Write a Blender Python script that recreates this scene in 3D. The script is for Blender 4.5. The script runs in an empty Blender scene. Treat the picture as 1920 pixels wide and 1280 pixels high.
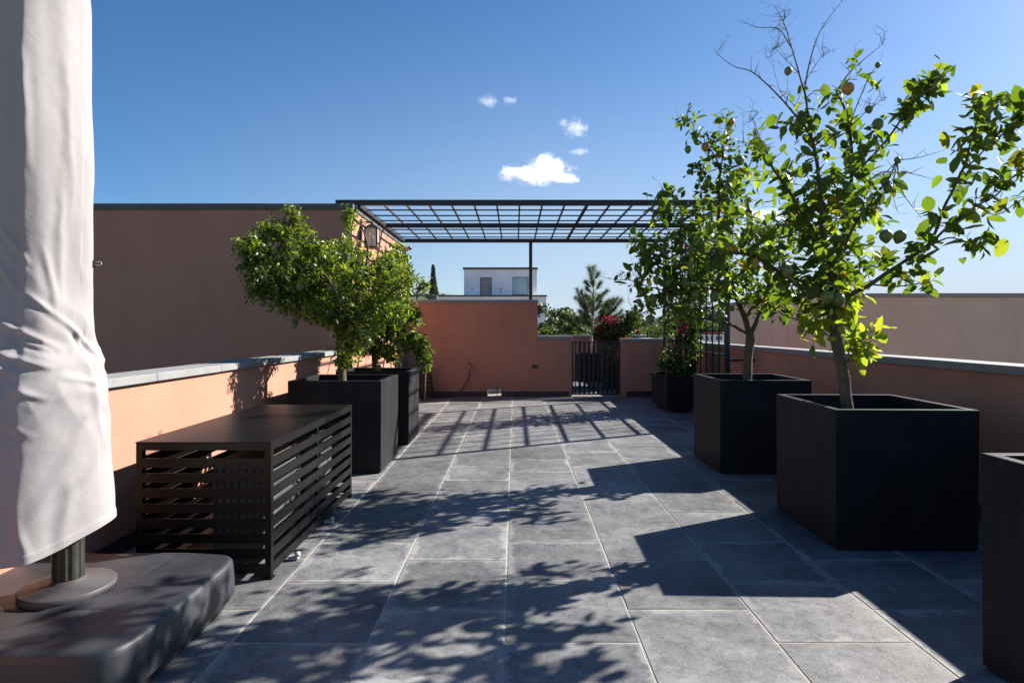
import bpy, bmesh, math, random
import numpy as np
from mathutils import Vector, Matrix, noise as mnoise

R = math.radians
random.seed(11)
RNG = np.random.default_rng(11)
scene = bpy.context.scene
COL = scene.collection

# ------------------------------------------------------------------ camera
F_PX, CX, CY, CAMH = 1100.0, 966.0, 616.0, 1.40      # focal length and principal point in photo pixels (1920 wide)
cam_data = bpy.data.cameras.new('camera')
cam_data.sensor_width = 36.0
cam_data.lens = F_PX / 1920.0 * 36.0
cam_data.shift_x = -(CX - 960) / 1920.0
cam_data.shift_y = -(640 - CY) / 1920.0
cam_data.clip_start = 0.05
cam_data.clip_end = 20000
cam = bpy.data.objects.new('camera', cam_data)
cam.location = (0, 0, CAMH)
cam.rotation_euler = (R(90), 0, 0)
COL.objects.link(cam)
scene.camera = cam

# ------------------------------------------------------------------ sky, sun, exposure
SUN_EL, SUN_AZ = 32.6, 63.5          # degrees; azimuth from +Y (view direction) towards +X
world = bpy.data.worlds.new('World')
scene.world = world
world.use_nodes = True
wn = world.node_tree.nodes
wl = world.node_tree.links
bg = wn['Background']
sky = wn.new('ShaderNodeTexSky')
sky.sky_type = 'NISHITA'
sky.sun_disc = False
sky.sun_elevation = R(SUN_EL)
sky.sun_rotation = R(SUN_AZ)
sky.altitude = 500
sky.air_density = 1.0
sky.dust_density = 0.8
sky.ozone_density = 5.0
bg.inputs['Strength'].default_value = 0.050
hs = wn.new('ShaderNodeHueSaturation')
hs.inputs['Saturation'].default_value = 1.20
wl.new(sky.outputs[0], hs.inputs['Color'])
# pale dust haze low over the horizon, thicker towards the sun
wtc = wn.new('ShaderNodeTexCoord')
wsep = wn.new('ShaderNodeSeparateXYZ')
wl.new(wtc.outputs['Generated'], wsep.inputs[0])


def wmath(op, a, b=None, clamp=False):
    m = wn.new('ShaderNodeMath')
    m.operation = op
    m.use_clamp = clamp
    for i, v in enumerate((a, b)):
        if v is None:
            continue
        if isinstance(v, (int, float)):
            m.inputs[i].default_value = v
        else:
            wl.new(v, m.inputs[i])
    return m.outputs[0]


wdot = wn.new('ShaderNodeVectorMath')
wdot.operation = 'DOT_PRODUCT'
wl.new(wtc.outputs['Generated'], wdot.inputs[0])
wdot.inputs[1].default_value = (math.sin(R(SUN_AZ)) * math.cos(R(SUN_EL)), math.cos(R(SUN_AZ)) * math.cos(R(SUN_EL)), math.sin(R(SUN_EL)))
toward = wmath('ADD', wmath('MULTIPLY', wmath('DIVIDE', wdot.outputs['Value'], 0.55, True), 0.92), 0.08)
zz_ = wmath('DIVIDE', wmath('MAXIMUM', wsep.outputs[2], 0.0), 0.26)
low = wmath('EXPONENT', wmath('MULTIPLY', wmath('POWER', zz_, 1.7), -1.0))
wmix = wn.new('ShaderNodeMix')
wmix.data_type = 'RGBA'
wl.new(wmath('MULTIPLY', wmath('MULTIPLY', low, toward), 0.95), wmix.inputs[0])
wl.new(hs.outputs[0], wmix.inputs[6])
wmix.inputs[7].default_value = (4.1, 4.9, 5.9, 1)
wl.new(wmix.outputs[2], bg.inputs['Color'])

sun_dir = Vector((math.sin(R(SUN_AZ)) * math.cos(R(SUN_EL)), math.cos(R(SUN_AZ)) * math.cos(R(SUN_EL)), math.sin(R(SUN_EL))))
sd = bpy.data.lights.new('sun', 'SUN')
sd.energy = 4.7
sd.angle = R(0.53)
sd.color = (1.0, 0.94, 0.86)
sun = bpy.data.objects.new('sun', sd)
sun.rotation_euler = sun_dir.to_track_quat('Z', 'Y').to_euler()
sun.location = (20, 20, 30)
COL.objects.link(sun)

scene.view_settings.view_transform = 'Standard'
scene.view_settings.look = 'None'
scene.view_settings.exposure = 1.56
scene.view_settings.gamma = 1.0
scene.view_settings.use_curve_mapping = False
scene.render.engine = 'CYCLES'
cy = scene.cycles
cy.use_denoising = True
cy.max_bounces = 8
cy.diffuse_bounces = 4
cy.glossy_bounces = 3
cy.transmission_bounces = 4
cy.transparent_max_bounces = 8
cy.volume_bounces = 6
cy.caustics_reflective = False
cy.caustics_refractive = False
cy.sample_clamp_indirect = 6.0


def P(x, y, Y):
    """the point at depth Y that the photograph shows at pixel x, y"""
    return Vector(((x - CX) * Y / F_PX, Y, CAMH - (y - CY) * Y / F_PX))


# ------------------------------------------------------------------ materials
MATS = {}


def newmat(name):
    m = bpy.data.materials.new(name)
    m.use_nodes = True
    nt = m.node_tree
    b = nt.nodes['Principled BSDF']
    MATS[name] = m
    return m, nt, b


def node(nt, kind, **kw):
    n = nt.nodes.new(kind)
    for k, v in kw.items():
        setattr(n, k, v)
    return n


def noise_tex(nt, scale, detail=5.0, rough=0.6, vec=None, dist=0.0):
    n = node(nt, 'ShaderNodeTexNoise')
    n.inputs['Scale'].default_value = scale
    n.inputs['Detail'].default_value = detail
    n.inputs['Roughness'].default_value = rough
    n.inputs['Distortion'].default_value = dist
    if vec is not None:
        nt.links.new(vec, n.inputs['Vector'])
    return n


def ramp(nt, fac, stops):
    r = node(nt, 'ShaderNodeValToRGB')
    el = r.color_ramp.elements
    while len(el) > 1:
        el.remove(el[-1])
    el[0].position = stops[0][0]
    el[0].color = (*stops[0][1], 1)
    for p, c in stops[1:]:
        e = el.new(p)
        e.color = (*c, 1)
    nt.links.new(fac, r.inputs[0])
    return r


def math_n(nt, op, a, b=None, clamp=False):
    m = node(nt, 'ShaderNodeMath', operation=op, use_clamp=clamp)
    for i, v in enumerate((a, b)):
        if v is None:
            continue
        if isinstance(v, (int, float)):
            m.inputs[i].default_value = v
        else:
            nt.links.new(v, m.inputs[i])
    return m.outputs[0]


def mixc(nt, fac, a, b, mode='MIX'):
    m = node(nt, 'ShaderNodeMix', data_type='RGBA', blend_type=mode)
    for sock, v in ((m.inputs[0], fac), (m.inputs[6], a), (m.inputs[7], b)):
        if isinstance(v, (int, float)):
            sock.default_value = v
        elif isinstance(v, tuple):
            sock.default_value = (*v, 1)
        else:
            nt.links.new(v, sock)
    return m.outputs[2]


def bump(nt, b, height, strength, dist=0.01):
    bm_ = node(nt, 'ShaderNodeBump')
    bm_.inputs['Strength'].default_value = strength
    bm_.inputs['Distance'].default_value = dist
    nt.links.new(height, bm_.inputs['Height'])
    nt.links.new(bm_.outputs[0], b.inputs['Normal'])
    return bm_


def simple(name, col, rough=0.5, metal=0.0, var=0.12, scale=14.0, bmp=0.0, spec=0.5):
    m, nt, b = newmat(name)
    tc = node(nt, 'ShaderNodeTexCoord')
    n = noise_tex(nt, scale, 5, 0.6, tc.outputs['Object'])
    lo = tuple(c * (1 - var) for c in col)
    hi = tuple(min(1, c * (1 + var)) for c in col)
    r = ramp(nt, n.outputs[0], [(0.3, lo), (0.7, hi)])
    nt.links.new(r.outputs[0], b.inputs['Base Color'])
    b.inputs['Roughness'].default_value = rough
    b.inputs['Metallic'].default_value = metal
    b.inputs['Specular IOR Level'].default_value = spec
    if bmp:
        n2 = noise_tex(nt, scale * 6, 4, 0.6, tc.outputs['Object'])
        bump(nt, b, n2.outputs[0], bmp, 0.004)
    return m


def stucco(name, col, streak=0.04):
    m, nt, b = newmat(name)
    tc = node(nt, 'ShaderNodeTexCoord')
    o = tc.outputs['Object']
    n1 = noise_tex(nt, 0.9, 4, 0.55, o)
    n2 = noise_tex(nt, 6.0, 6, 0.65, o)
    mp = node(nt, 'ShaderNodeMapping')
    mp.inputs['Scale'].default_value = (2.2, 2.2, 0.5)
    nt.links.new(o, mp.inputs[0])
    n3 = noise_tex(nt, 1.6, 5, 0.6, mp.outputs[0])
    a = ramp(nt, n1.outputs[0], [(0.32, tuple(c * 0.88 for c in col)), (0.68, tuple(c * 1.09 for c in col))])
    c2 = mixc(nt, 0.35, a.outputs[0], ramp(nt, n2.outputs[0], [(0.35, tuple(c * 0.9 for c in col)), (0.65, tuple(c * 1.07 for c in col))]).outputs[0])
    st = ramp(nt, n3.outputs[0], [(0.45, (1, 1, 1)), (0.75, (1 - streak * 2.2, 1 - streak * 2, 1 - streak * 1.8))])
    c3 = mixc(nt, 1.0, c2, st.outputs[0], 'MULTIPLY')
    nt.links.new(c3, b.inputs['Base Color'])
    b.inputs['Roughness'].default_value = 0.92
    b.inputs['Specular IOR Level'].default_value = 0.2
    f = noise_tex(nt, 120.0, 5, 0.7, o)
    g = noise_tex(nt, 5.0, 3, 0.5, o)
    bump(nt, b, math_n(nt, 'ADD', f.outputs[0], math_n(nt, 'MULTIPLY', g.outputs[0], 3.5)), 0.5, 0.005)
    return m


stucco('pink_stucco', (0.402, 0.206, 0.144))
stucco('tan_stucco', (0.52, 0.41, 0.33))
stucco('white_stucco', (0.86, 0.84, 0.85), 0.03)
stucco('cream_concrete', (0.36, 0.32, 0.28))
stucco('grey_floor_concrete', (0.105, 0.105, 0.11))


def coping_mat():
    m, nt, b = newmat('coping_stone')
    tc = node(nt, 'ShaderNodeTexCoord')
    oi = node(nt, 'ShaderNodeObjectInfo')
    n = noise_tex(nt, 7.0, 7, 0.68, tc.outputs['Object'])
    n2 = noise_tex(nt, 60.0, 3, 0.6, tc.outputs['Object'])
    c = ramp(nt, n.outputs[0], [(0.3, (0.185, 0.186, 0.188)), (0.7, (0.25, 0.25, 0.25))])
    sp = ramp(nt, n2.outputs[0], [(0.28, (0.45, 0.43, 0.4)), (0.38, (1, 1, 1))])
    c2 = mixc(nt, 1.0, c.outputs[0], sp.outputs[0], 'MULTIPLY')
    c3 = mixc(nt, math_n(nt, 'MULTIPLY', oi.outputs['Random'], 0.25), c2, (0.17, 0.17, 0.175))
    nt.links.new(c3, b.inputs['Base Color'])
    b.inputs['Roughness'].default_value = 0.8
    bump(nt, b, n2.outputs[0], 0.25, 0.003)


coping_mat()
simple('roof_trim', (0.07, 0.071, 0.078), 0.6, 0.0, 0.15, 5, 0.1)


def slate_mat():
    m, nt, b = newmat('slate_tile')
    tc = node(nt, 'ShaderNodeTexCoord')
    oi = node(nt, 'ShaderNodeObjectInfo')
    off = node(nt, 'ShaderNodeVectorMath', operation='MULTIPLY_ADD')
    comb = node(nt, 'ShaderNodeCombineXYZ')
    nt.links.new(oi.outputs['Random'], comb.inputs[0])
    nt.links.new(oi.outputs['Random'], comb.inputs[1])
    nt.links.new(comb.outputs[0], off.inputs[0])
    off.inputs[1].default_value = (37.0, 91.0, 13.0)
    nt.links.new(tc.outputs['Object'], off.inputs[2])
    v = off.outputs[0]
    cloud = noise_tex(nt, 2.6, 8, 0.62, v, 0.6)
    mid = noise_tex(nt, 14.0, 10, 0.78, v, 0.4)
    fine = noise_tex(nt, 70.0, 5, 0.7, v)
    # stretched scuffs
    mp = node(nt, 'ShaderNodeMapping')
    mp.inputs['Rotation'].default_value = (0, 0, 0.5)
    mp.inputs['Scale'].default_value = (3.0, 16.0, 1.0)
    nt.links.new(v, mp.inputs[0])
    scuff = noise_tex(nt, 3.0, 7, 0.72, mp.outputs[0], 0.6)
    base = ramp(nt, cloud.outputs[0], [(0.28, (0.072, 0.073, 0.077)), (0.5, (0.111, 0.112, 0.115)), (0.72, (0.164, 0.164, 0.165))])
    m2 = ramp(nt, mid.outputs[0], [(0.32, (0.50, 0.50, 0.51)), (0.46, (0.98, 0.98, 0.98)), (0.66, (1.42, 1.41, 1.4))])
    c = mixc(nt, 0.9, base.outputs[0], m2.outputs[0], 'MULTIPLY')
    sc = ramp(nt, scuff.outputs[0], [(0.56, (0, 0, 0)), (0.72, (1, 1, 1))])
    c = mixc(nt, math_n(nt, 'MULTIPLY', sc.outputs[0], 0.45), c, (0.23, 0.23, 0.23))
    pit = ramp(nt, fine.outputs[0], [(0.30, (0.50, 0.50, 0.51)), (0.46, (1.02, 1.02, 1.02)), (0.75, (1.12, 1.12, 1.12))])
    c = mixc(nt, 0.9, c, pit.outputs[0], 'MULTIPLY')
    # pale mineral bloom that creeps in from some edges
    sep = node(nt, 'ShaderNodeSeparateXYZ')
    nt.links.new(tc.outputs['Generated'], sep.inputs[0])
    def edge(s):
        return math_n(nt, 'MINIMUM', s, math_n(nt, 'SUBTRACT', 1.0, s))
    e = math_n(nt, 'MINIMUM', edge(sep.outputs[0]), edge(sep.outputs[1]))
    wob = noise_tex(nt, 5.0, 6, 0.7, v, 0.8)
    thr = math_n(nt, 'MULTIPLY', math_n(nt, 'SUBTRACT', wob.outputs[0], 0.42), 0.42)
    bl = node(nt, 'ShaderNodeMapRange', interpolation_type='SMOOTHSTEP')
    nt.links.new(math_n(nt, 'SUBTRACT', thr, e), bl.inputs[0])
    bl.inputs[1].default_value = -0.03
    bl.inputs[2].default_value = 0.03
    amt = math_n(nt, 'MULTIPLY', bl.outputs[0], math_n(nt, 'MULTIPLY', oi.outputs['Random'], 0.7))
    c = mixc(nt, amt, c, (0.27, 0.267, 0.262))
    gp = node(nt, 'ShaderNodeNewGeometry')
    stn = noise_tex(nt, 0.9, 6, 0.65, gp.outputs['Position'], 0.8)
    stc = ramp(nt, stn.outputs[0], [(0.30, (0.68, 0.68, 0.69)), (0.5, (1, 1, 1)), (0.70, (1.2, 1.2, 1.19))])
    c = mixc(nt, 1.0, c, stc.outputs[0], 'MULTIPLY')
    # tile to tile tone
    hue = node(nt, 'ShaderNodeHueSaturation')
    nt.links.new(c, hue.inputs['Color'])
    rnd2 = math_n(nt, 'FRACT', math_n(nt, 'MULTIPLY', oi.outputs['Random'], 17.3))
    nt.links.new(math_n(nt, 'ADD', 0.77, math_n(nt, 'MULTIPLY', rnd2, 0.50)), hue.inputs['Value'])
    nt.links.new(hue.outputs[0], b.inputs['Base Color'])
    rr = ramp(nt, mid.outputs[0], [(0.3, (0.5, 0.5, 0.5)), (0.7, (0.72, 0.72, 0.72))])
    nt.links.new(rr.outputs[0], b.inputs['Roughness'])
    b.inputs['Specular IOR Level'].default_value = 0.35
    h = math_n(nt, 'ADD', math_n(nt, 'MULTIPLY', mid.outputs[0], 1.4), math_n(nt, 'MULTIPLY', fine.outputs[0], 0.6))
    bump(nt, b, h, 0.5, 0.004)


slate_mat()
simple('grout', (0.30, 0.278, 0.24), 0.95, 0, 0.25, 9, 0.3, 0.1)
simple('skirting_slate', (0.028, 0.029, 0.034), 0.5, 0, 0.3, 12, 0.15)


def planter_mat():
    m, nt, b = newmat('charcoal_planter')
    tc = node(nt, 'ShaderNodeTexCoord')
    o = tc.outputs['Object']
    n = noise_tex(nt, 3.0, 8, 0.65, o, 0.4)
    n2 = noise_tex(nt, 55.0, 5, 0.7, o)
    c = ramp(nt, n.outputs[0], [(0.3, (0.0085, 0.0088, 0.0102)), (0.55, (0.0125, 0.0128, 0.0148)), (0.75, (0.022, 0.0225, 0.025))])
    sep = node(nt, 'ShaderNodeSeparateXYZ')
    nt.links.new(o, sep.inputs[0])
    low = node(nt, 'ShaderNodeMapRange')
    nt.links.new(math_n(nt, 'ADD', sep.outputs[2], math_n(nt, 'MULTIPLY', n.outputs[0], 0.12)), low.inputs[0])
    low.inputs[1].default_value = 0.02
    low.inputs[2].default_value = 0.16
    low.inputs[3].default_value = 0.35
    low.inputs[4].default_value = 0.0
    c2 = mixc(nt, low.outputs[0], c.outputs[0], (0.034, 0.033, 0.031))
    mp = node(nt, 'ShaderNodeMapping')
    mp.inputs['Scale'].default_value = (9.0, 9.0, 0.7)
    oi = node(nt, 'ShaderNodeObjectInfo')
    cmb = node(nt, 'ShaderNodeCombineXYZ')
    nt.links.new(math_n(nt, 'MULTIPLY', oi.outputs['Random'], 40.0), cmb.inputs[0])
    nt.links.new(cmb.outputs[0], mp.inputs['Location'])
    nt.links.new(o, mp.inputs[0])
    n4 = noise_tex(nt, 1.5, 6, 0.62, mp.outputs[0])
    run = ramp(nt, n4.outputs[0], [(0.52, (0, 0, 0)), (0.72, (1, 1, 1))])
    c2 = mixc(nt, math_n(nt, 'MULTIPLY', run.outputs[0], 0.55), c2, (0.024, 0.024, 0.025))
    nt.links.new(c2, b.inputs['Base Color'])
    b.inputs['Roughness'].default_value = 0.62
    b.inputs['Specular IOR Level'].default_value = 0.17
    bump(nt, b, math_n(nt, 'ADD', n2.outputs[0], n.outputs[0]), 0.2, 0.004)


planter_mat()
simple('soil', (0.035, 0.026, 0.018), 0.95, 0, 0.5, 30, 0.8, 0.1)
simple('black_steel', (0.011, 0.0115, 0.0135), 0.45, 0.0, 0.25, 10, 0.05, 0.5)
simple('cage_steel', (0.0034, 0.0029, 0.0028), 0.36, 0.0, 0.3, 4, 0.06, 0.28)
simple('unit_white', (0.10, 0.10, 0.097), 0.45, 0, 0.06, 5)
simple('white_plastic', (0.42, 0.42, 0.41), 0.4, 0, 0.06, 8)
simple('unit_dark', (0.05, 0.05, 0.055), 0.5, 0, 0.2, 20)
simple('galvanised', (0.45, 0.45, 0.45), 0.4, 0.7, 0.15, 25)
simple('brown_fabric', (0.05, 0.022, 0.016), 0.85, 0, 0.25, 30, 0.3)
simple('dark_hose', (0.035, 0.014, 0.012), 0.45, 0, 0.2, 30)
simple('tan_board', (0.19, 0.15, 0.13), 0.7, 0, 0.1, 6)
simple('camera_white', (0.45, 0.44, 0.43), 0.4, 0, 0.04, 5)
simple('lens_black', (0.01, 0.01, 0.012), 0.15, 0, 0.1, 5)
simple('amber_lamp', (0.60, 0.22, 0.10), 0.3, 0, 0.2, 10)
simple('bark_grey', (0.115, 0.086, 0.058), 0.9, 0, 0.35, 26, 0.8, 0.15)
simple('bark_twig', (0.085, 0.065, 0.04), 0.85, 0, 0.35, 20, 0.5, 0.2)
simple('bark_white', (0.55, 0.50, 0.45), 0.9, 0, 0.2, 20, 0.4, 0.1)
simple('bamboo', (0.40, 0.27, 0.15), 0.6, 0, 0.2, 15)
simple('red_tile', (0.25, 0.045, 0.03), 0.7, 0, 0.25, 6)
simple('door_grey', (0.30, 0.275, 0.25), 0.6, 0, 0.1, 4)
simple('frame_grey', (0.10, 0.10, 0.11), 0.7, 0, 0.1, 4)  # plain grey of the white house's door and window frames
simple('umbrella_flange', (0.062, 0.056, 0.058), 0.5, 0, 0.12, 10, 0.05)
simple('umbrella_mast', (0.045, 0.045, 0.038), 0.4, 0.3, 0.25, 30, 0.1)


def base_cover_mat():
    m, nt, b = newmat('umbrella_base_slate')
    tc = node(nt, 'ShaderNodeTexCoord')
    o = tc.outputs['Object']
    n = noise_tex(nt, 3.5, 7, 0.65, o, 0.5)
    n2 = noise_tex(nt, 40.0, 5, 0.7, o)
    c = ramp(nt, n.outputs[0], [(0.25, (0.012, 0.0135, 0.0175)), (0.5, (0.024, 0.0265, 0.033)), (0.75, (0.044, 0.0475, 0.057))])
    nt.links.new(c.outputs[0], b.inputs['Base Color'])
    b.inputs['Roughness'].default_value = 0.5
    bump(nt, b, math_n(nt, 'ADD', n.outputs[0], math_n(nt, 'MULTIPLY', n2.outputs[0], 0.3)), 0.3, 0.01)


base_cover_mat()


def canvas_mat():
    m, nt, b = newmat('white_canvas')
    tc = node(nt, 'ShaderNodeTexCoord')
    o = tc.outputs['Object']
    n = noise_tex(nt, 4.0, 6, 0.6, o, 0.4)
    n2 = noise_tex(nt, 18.0, 6, 0.65, o, 1.0)
    wv = noise_tex(nt, 420.0, 2, 0.5, o)
    c = ramp(nt, n.outputs[0], [(0.3, (0.255, 0.240, 0.243)), (0.7, (0.280, 0.266, 0.269))])
    nt.links.new(c.outputs[0], b.inputs['Base Color'])
    b.inputs['Roughness'].default_value = 0.85
    b.inputs['Sheen Weight'].default_value = 0.15
    b.inputs['Specular IOR Level'].default_value = 0.2
    h = math_n(nt, 'ADD', math_n(nt, 'MULTIPLY', n2.outputs[0], 1.0), math_n(nt, 'MULTIPLY', wv.outputs[0], 0.08))
    bump(nt, b, h, 0.10, 0.02)


canvas_mat()


def leaf_mat(name, stops, trans, tfac=0.38, rough=0.44):
    m, nt, b = newmat(name)
    oi = node(nt, 'ShaderNodeObjectInfo')
    ge = node(nt, 'ShaderNodeNewGeometry')
    r = math_n(nt, 'FRACT', math_n(nt, 'ADD', math_n(nt, 'MULTIPLY', oi.outputs['Random'], 7.31), ge.outputs['Random Per Island']))
    tc = node(nt, 'ShaderNodeTexCoord')
    n = noise_tex(nt, 45.0, 3, 0.6, tc.outputs['Object'])
    c = ramp(nt, r, stops)
    nv = ramp(nt, n.outputs[0], [(0.3, (0.82, 0.82, 0.82)), (0.7, (1.15, 1.15, 1.1))])
    cc = mixc(nt, 1.0, c.outputs[0], nv.outputs[0], 'MULTIPLY')
    under = mixc(nt, math_n(nt, 'MULTIPLY', ge.outputs['Backfacing'], 0.35), cc, (0.12, 0.155, 0.055))
    nt.links.new(under, b.inputs['Base Color'])
    b.inputs['Roughness'].default_value = rough
    b.inputs['Specular IOR Level'].default_value = 0.32
    tr = node(nt, 'ShaderNodeBsdfTranslucent')
    tcx = mixc(nt, 0.5, cc, trans)
    t2 = mixc(nt, 1.0, tcx, (1.9, 1.9, 1.5), 'MULTIPLY')
    nt.links.new(t2, tr.inputs[0])
    mx = node(nt, 'ShaderNodeMixShader')
    mx.inputs[0].default_value = tfac
    nt.links.new(b.outputs[0], mx.inputs[1])
    nt.links.new(tr.outputs[0], mx.inputs[2])
    nt.links.new(mx.outputs[0], nt.nodes['Material Output'].inputs[0])
    return m


leaf_mat('lemon_leaf', [(0.0, (0.020, 0.048, 0.007)), (0.35, (0.036, 0.075, 0.009)), (0.7, (0.062, 0.108, 0.012)), (0.88, (0.105, 0.150, 0.015)), (0.955, (0.18, 0.19, 0.018)), (0.99, (0.36, 0.21, 0.015))], (0.15, 0.235, 0.009), 0.36)
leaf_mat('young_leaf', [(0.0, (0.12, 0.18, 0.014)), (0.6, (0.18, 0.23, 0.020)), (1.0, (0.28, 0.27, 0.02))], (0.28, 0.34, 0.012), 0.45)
leaf_mat('orange_leaf', [(0.0, (0.018, 0.042, 0.008)), (0.45, (0.052, 0.095, 0.013)), (0.78, (0.125, 0.175, 0.024)), (1.0, (0.24, 0.26, 0.04))], (0.16, 0.22, 0.013), 0.30, 0.34)
leaf_mat('vine_leaf', [(0.0, (0.014, 0.030, 0.008)), (0.7, (0.032, 0.058, 0.012)), (1.0, (0.12, 0.13, 0.02))], (0.08, 0.13, 0.012), 0.3)
leaf_mat('bract', [(0.0, (0.12, 0.004, 0.035)), (0.6, (0.22, 0.008, 0.060)), (1.0, (0.28, 0.02, 0.05))], (0.20, 0.006, 0.05), 0.30, 0.7)
leaf_mat('tree_green', [(0.0, (0.018, 0.036, 0.010)), (0.6, (0.042, 0.068, 0.015)), (1.0, (0.075, 0.095, 0.022))], (0.07, 0.11, 0.015), 0.28, 0.6)
leaf_mat('tree_dark', [(0.0, (0.016, 0.027, 0.015)), (0.6, (0.032, 0.048, 0.022)), (1.0, (0.055, 0.068, 0.032))], (0.05, 0.075, 0.025), 0.22, 0.6)
leaf_mat('pine_needle', [(0.0, (0.030, 0.048, 0.022)), (0.6, (0.058, 0.080, 0.036)), (1.0, (0.10, 0.115, 0.06))], (0.09, 0.12, 0.04), 0.22, 0.5)
leaf_mat('cypress_green', [(0.0, (0.012, 0.026, 0.012)), (1.0, (0.035, 0.055, 0.024))], (0.04, 0.07, 0.02), 0.2, 0.7)


def fruit_mat(name, col):
    m, nt, b = newmat(name)
    tc = node(nt, 'ShaderNodeTexCoord')
    n = noise_tex(nt, 60.0, 3, 0.6, tc.outputs['Object'])
    n2 = noise_tex(nt, 9.0, 3, 0.6, tc.outputs['Object'])
    c = ramp(nt, n2.outputs[0], [(0.3, tuple(x * 0.8 for x in col)), (0.7, tuple(x * 1.2 for x in col))])
    nt.links.new(c.outputs[0], b.inputs['Base Color'])
    b.inputs['Roughness'].default_value = 0.42
    bump(nt, b, n.outputs[0], 0.3, 0.002)


fruit_mat('green_fruit', (0.095, 0.140, 0.028))
fruit_mat('yellow_fruit', (0.36, 0.19, 0.025))


def glass_mat():
    m, nt, b = newmat('window_glass')
    b.inputs['Base Color'].default_value = (0.55, 0.70, 0.72, 1)
    b.inputs['Roughness'].default_value = 0.04
    b.inputs['Metallic'].default_value = 0.0
    b.inputs['Transmission Weight'].default_value = 0.35
    b.inputs['Specular IOR Level'].default_value = 0.9
    m2, nt2, b2 = newmat('lantern_glass')
    b2.inputs['Base Color'].default_value = (0.60, 0.58, 0.55, 1)
    b2.inputs['Roughness'].default_value = 0.12
    b2.inputs['Alpha'].default_value = 0.42


glass_mat()


def ground_mats():
    m, nt, b = newmat('dry_ground')
    tc = node(nt, 'ShaderNodeTexCoord')
    n = noise_tex(nt, 0.05, 8, 0.65, tc.outputs['Object'])
    n2 = noise_tex(nt, 0.8, 6, 0.7, tc.outputs['Object'])
    c = ramp(nt, n.outputs[0], [(0.35, (0.10, 0.115, 0.055)), (0.5, (0.24, 0.20, 0.13)), (0.7, (0.32, 0.27, 0.19))])
    c2 = mixc(nt, 0.5, c.outputs[0], ramp(nt, n2.outputs[0], [(0.3, (0.09, 0.10, 0.05)), (0.7, (0.33, 0.28, 0.2))]).outputs[0])
    nt.links.new(c2, b.inputs['Base Color'])
    b.inputs['Roughness'].default_value = 1.0
    m, nt, b = newmat('hill_scrub')
    tc = node(nt, 'ShaderNodeTexCoord')
    n = noise_tex(nt, 0.012, 8, 0.7, tc.outputs['Object'])
    c = ramp(nt, n.outputs[0], [(0.35, (0.09, 0.10, 0.085)), (0.65, (0.17, 0.165, 0.15))])
    nt.links.new(c.outputs[0], b.inputs['Base Color'])
    b.inputs['Roughness'].default_value = 1.0


ground_mats()


# ------------------------------------------------------------------ helpers
def tag(o, label=None, cat=None, group=None, kind=None):
    if label:
        o['label'] = label
    if cat:
        o['category'] = cat
    if group:
        o['group'] = group
    if kind:
        o['kind'] = kind
    return o


def empty(name, loc, label=None, cat=None, group=None, kind=None, rz=0.0):
    o = bpy.data.objects.new(name, None)
    o.empty_display_size = 0.2
    o.location = loc
    o.rotation_euler = (0, 0, rz)
    COL.objects.link(o)
    return tag(o, label, cat, group, kind)


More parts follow.
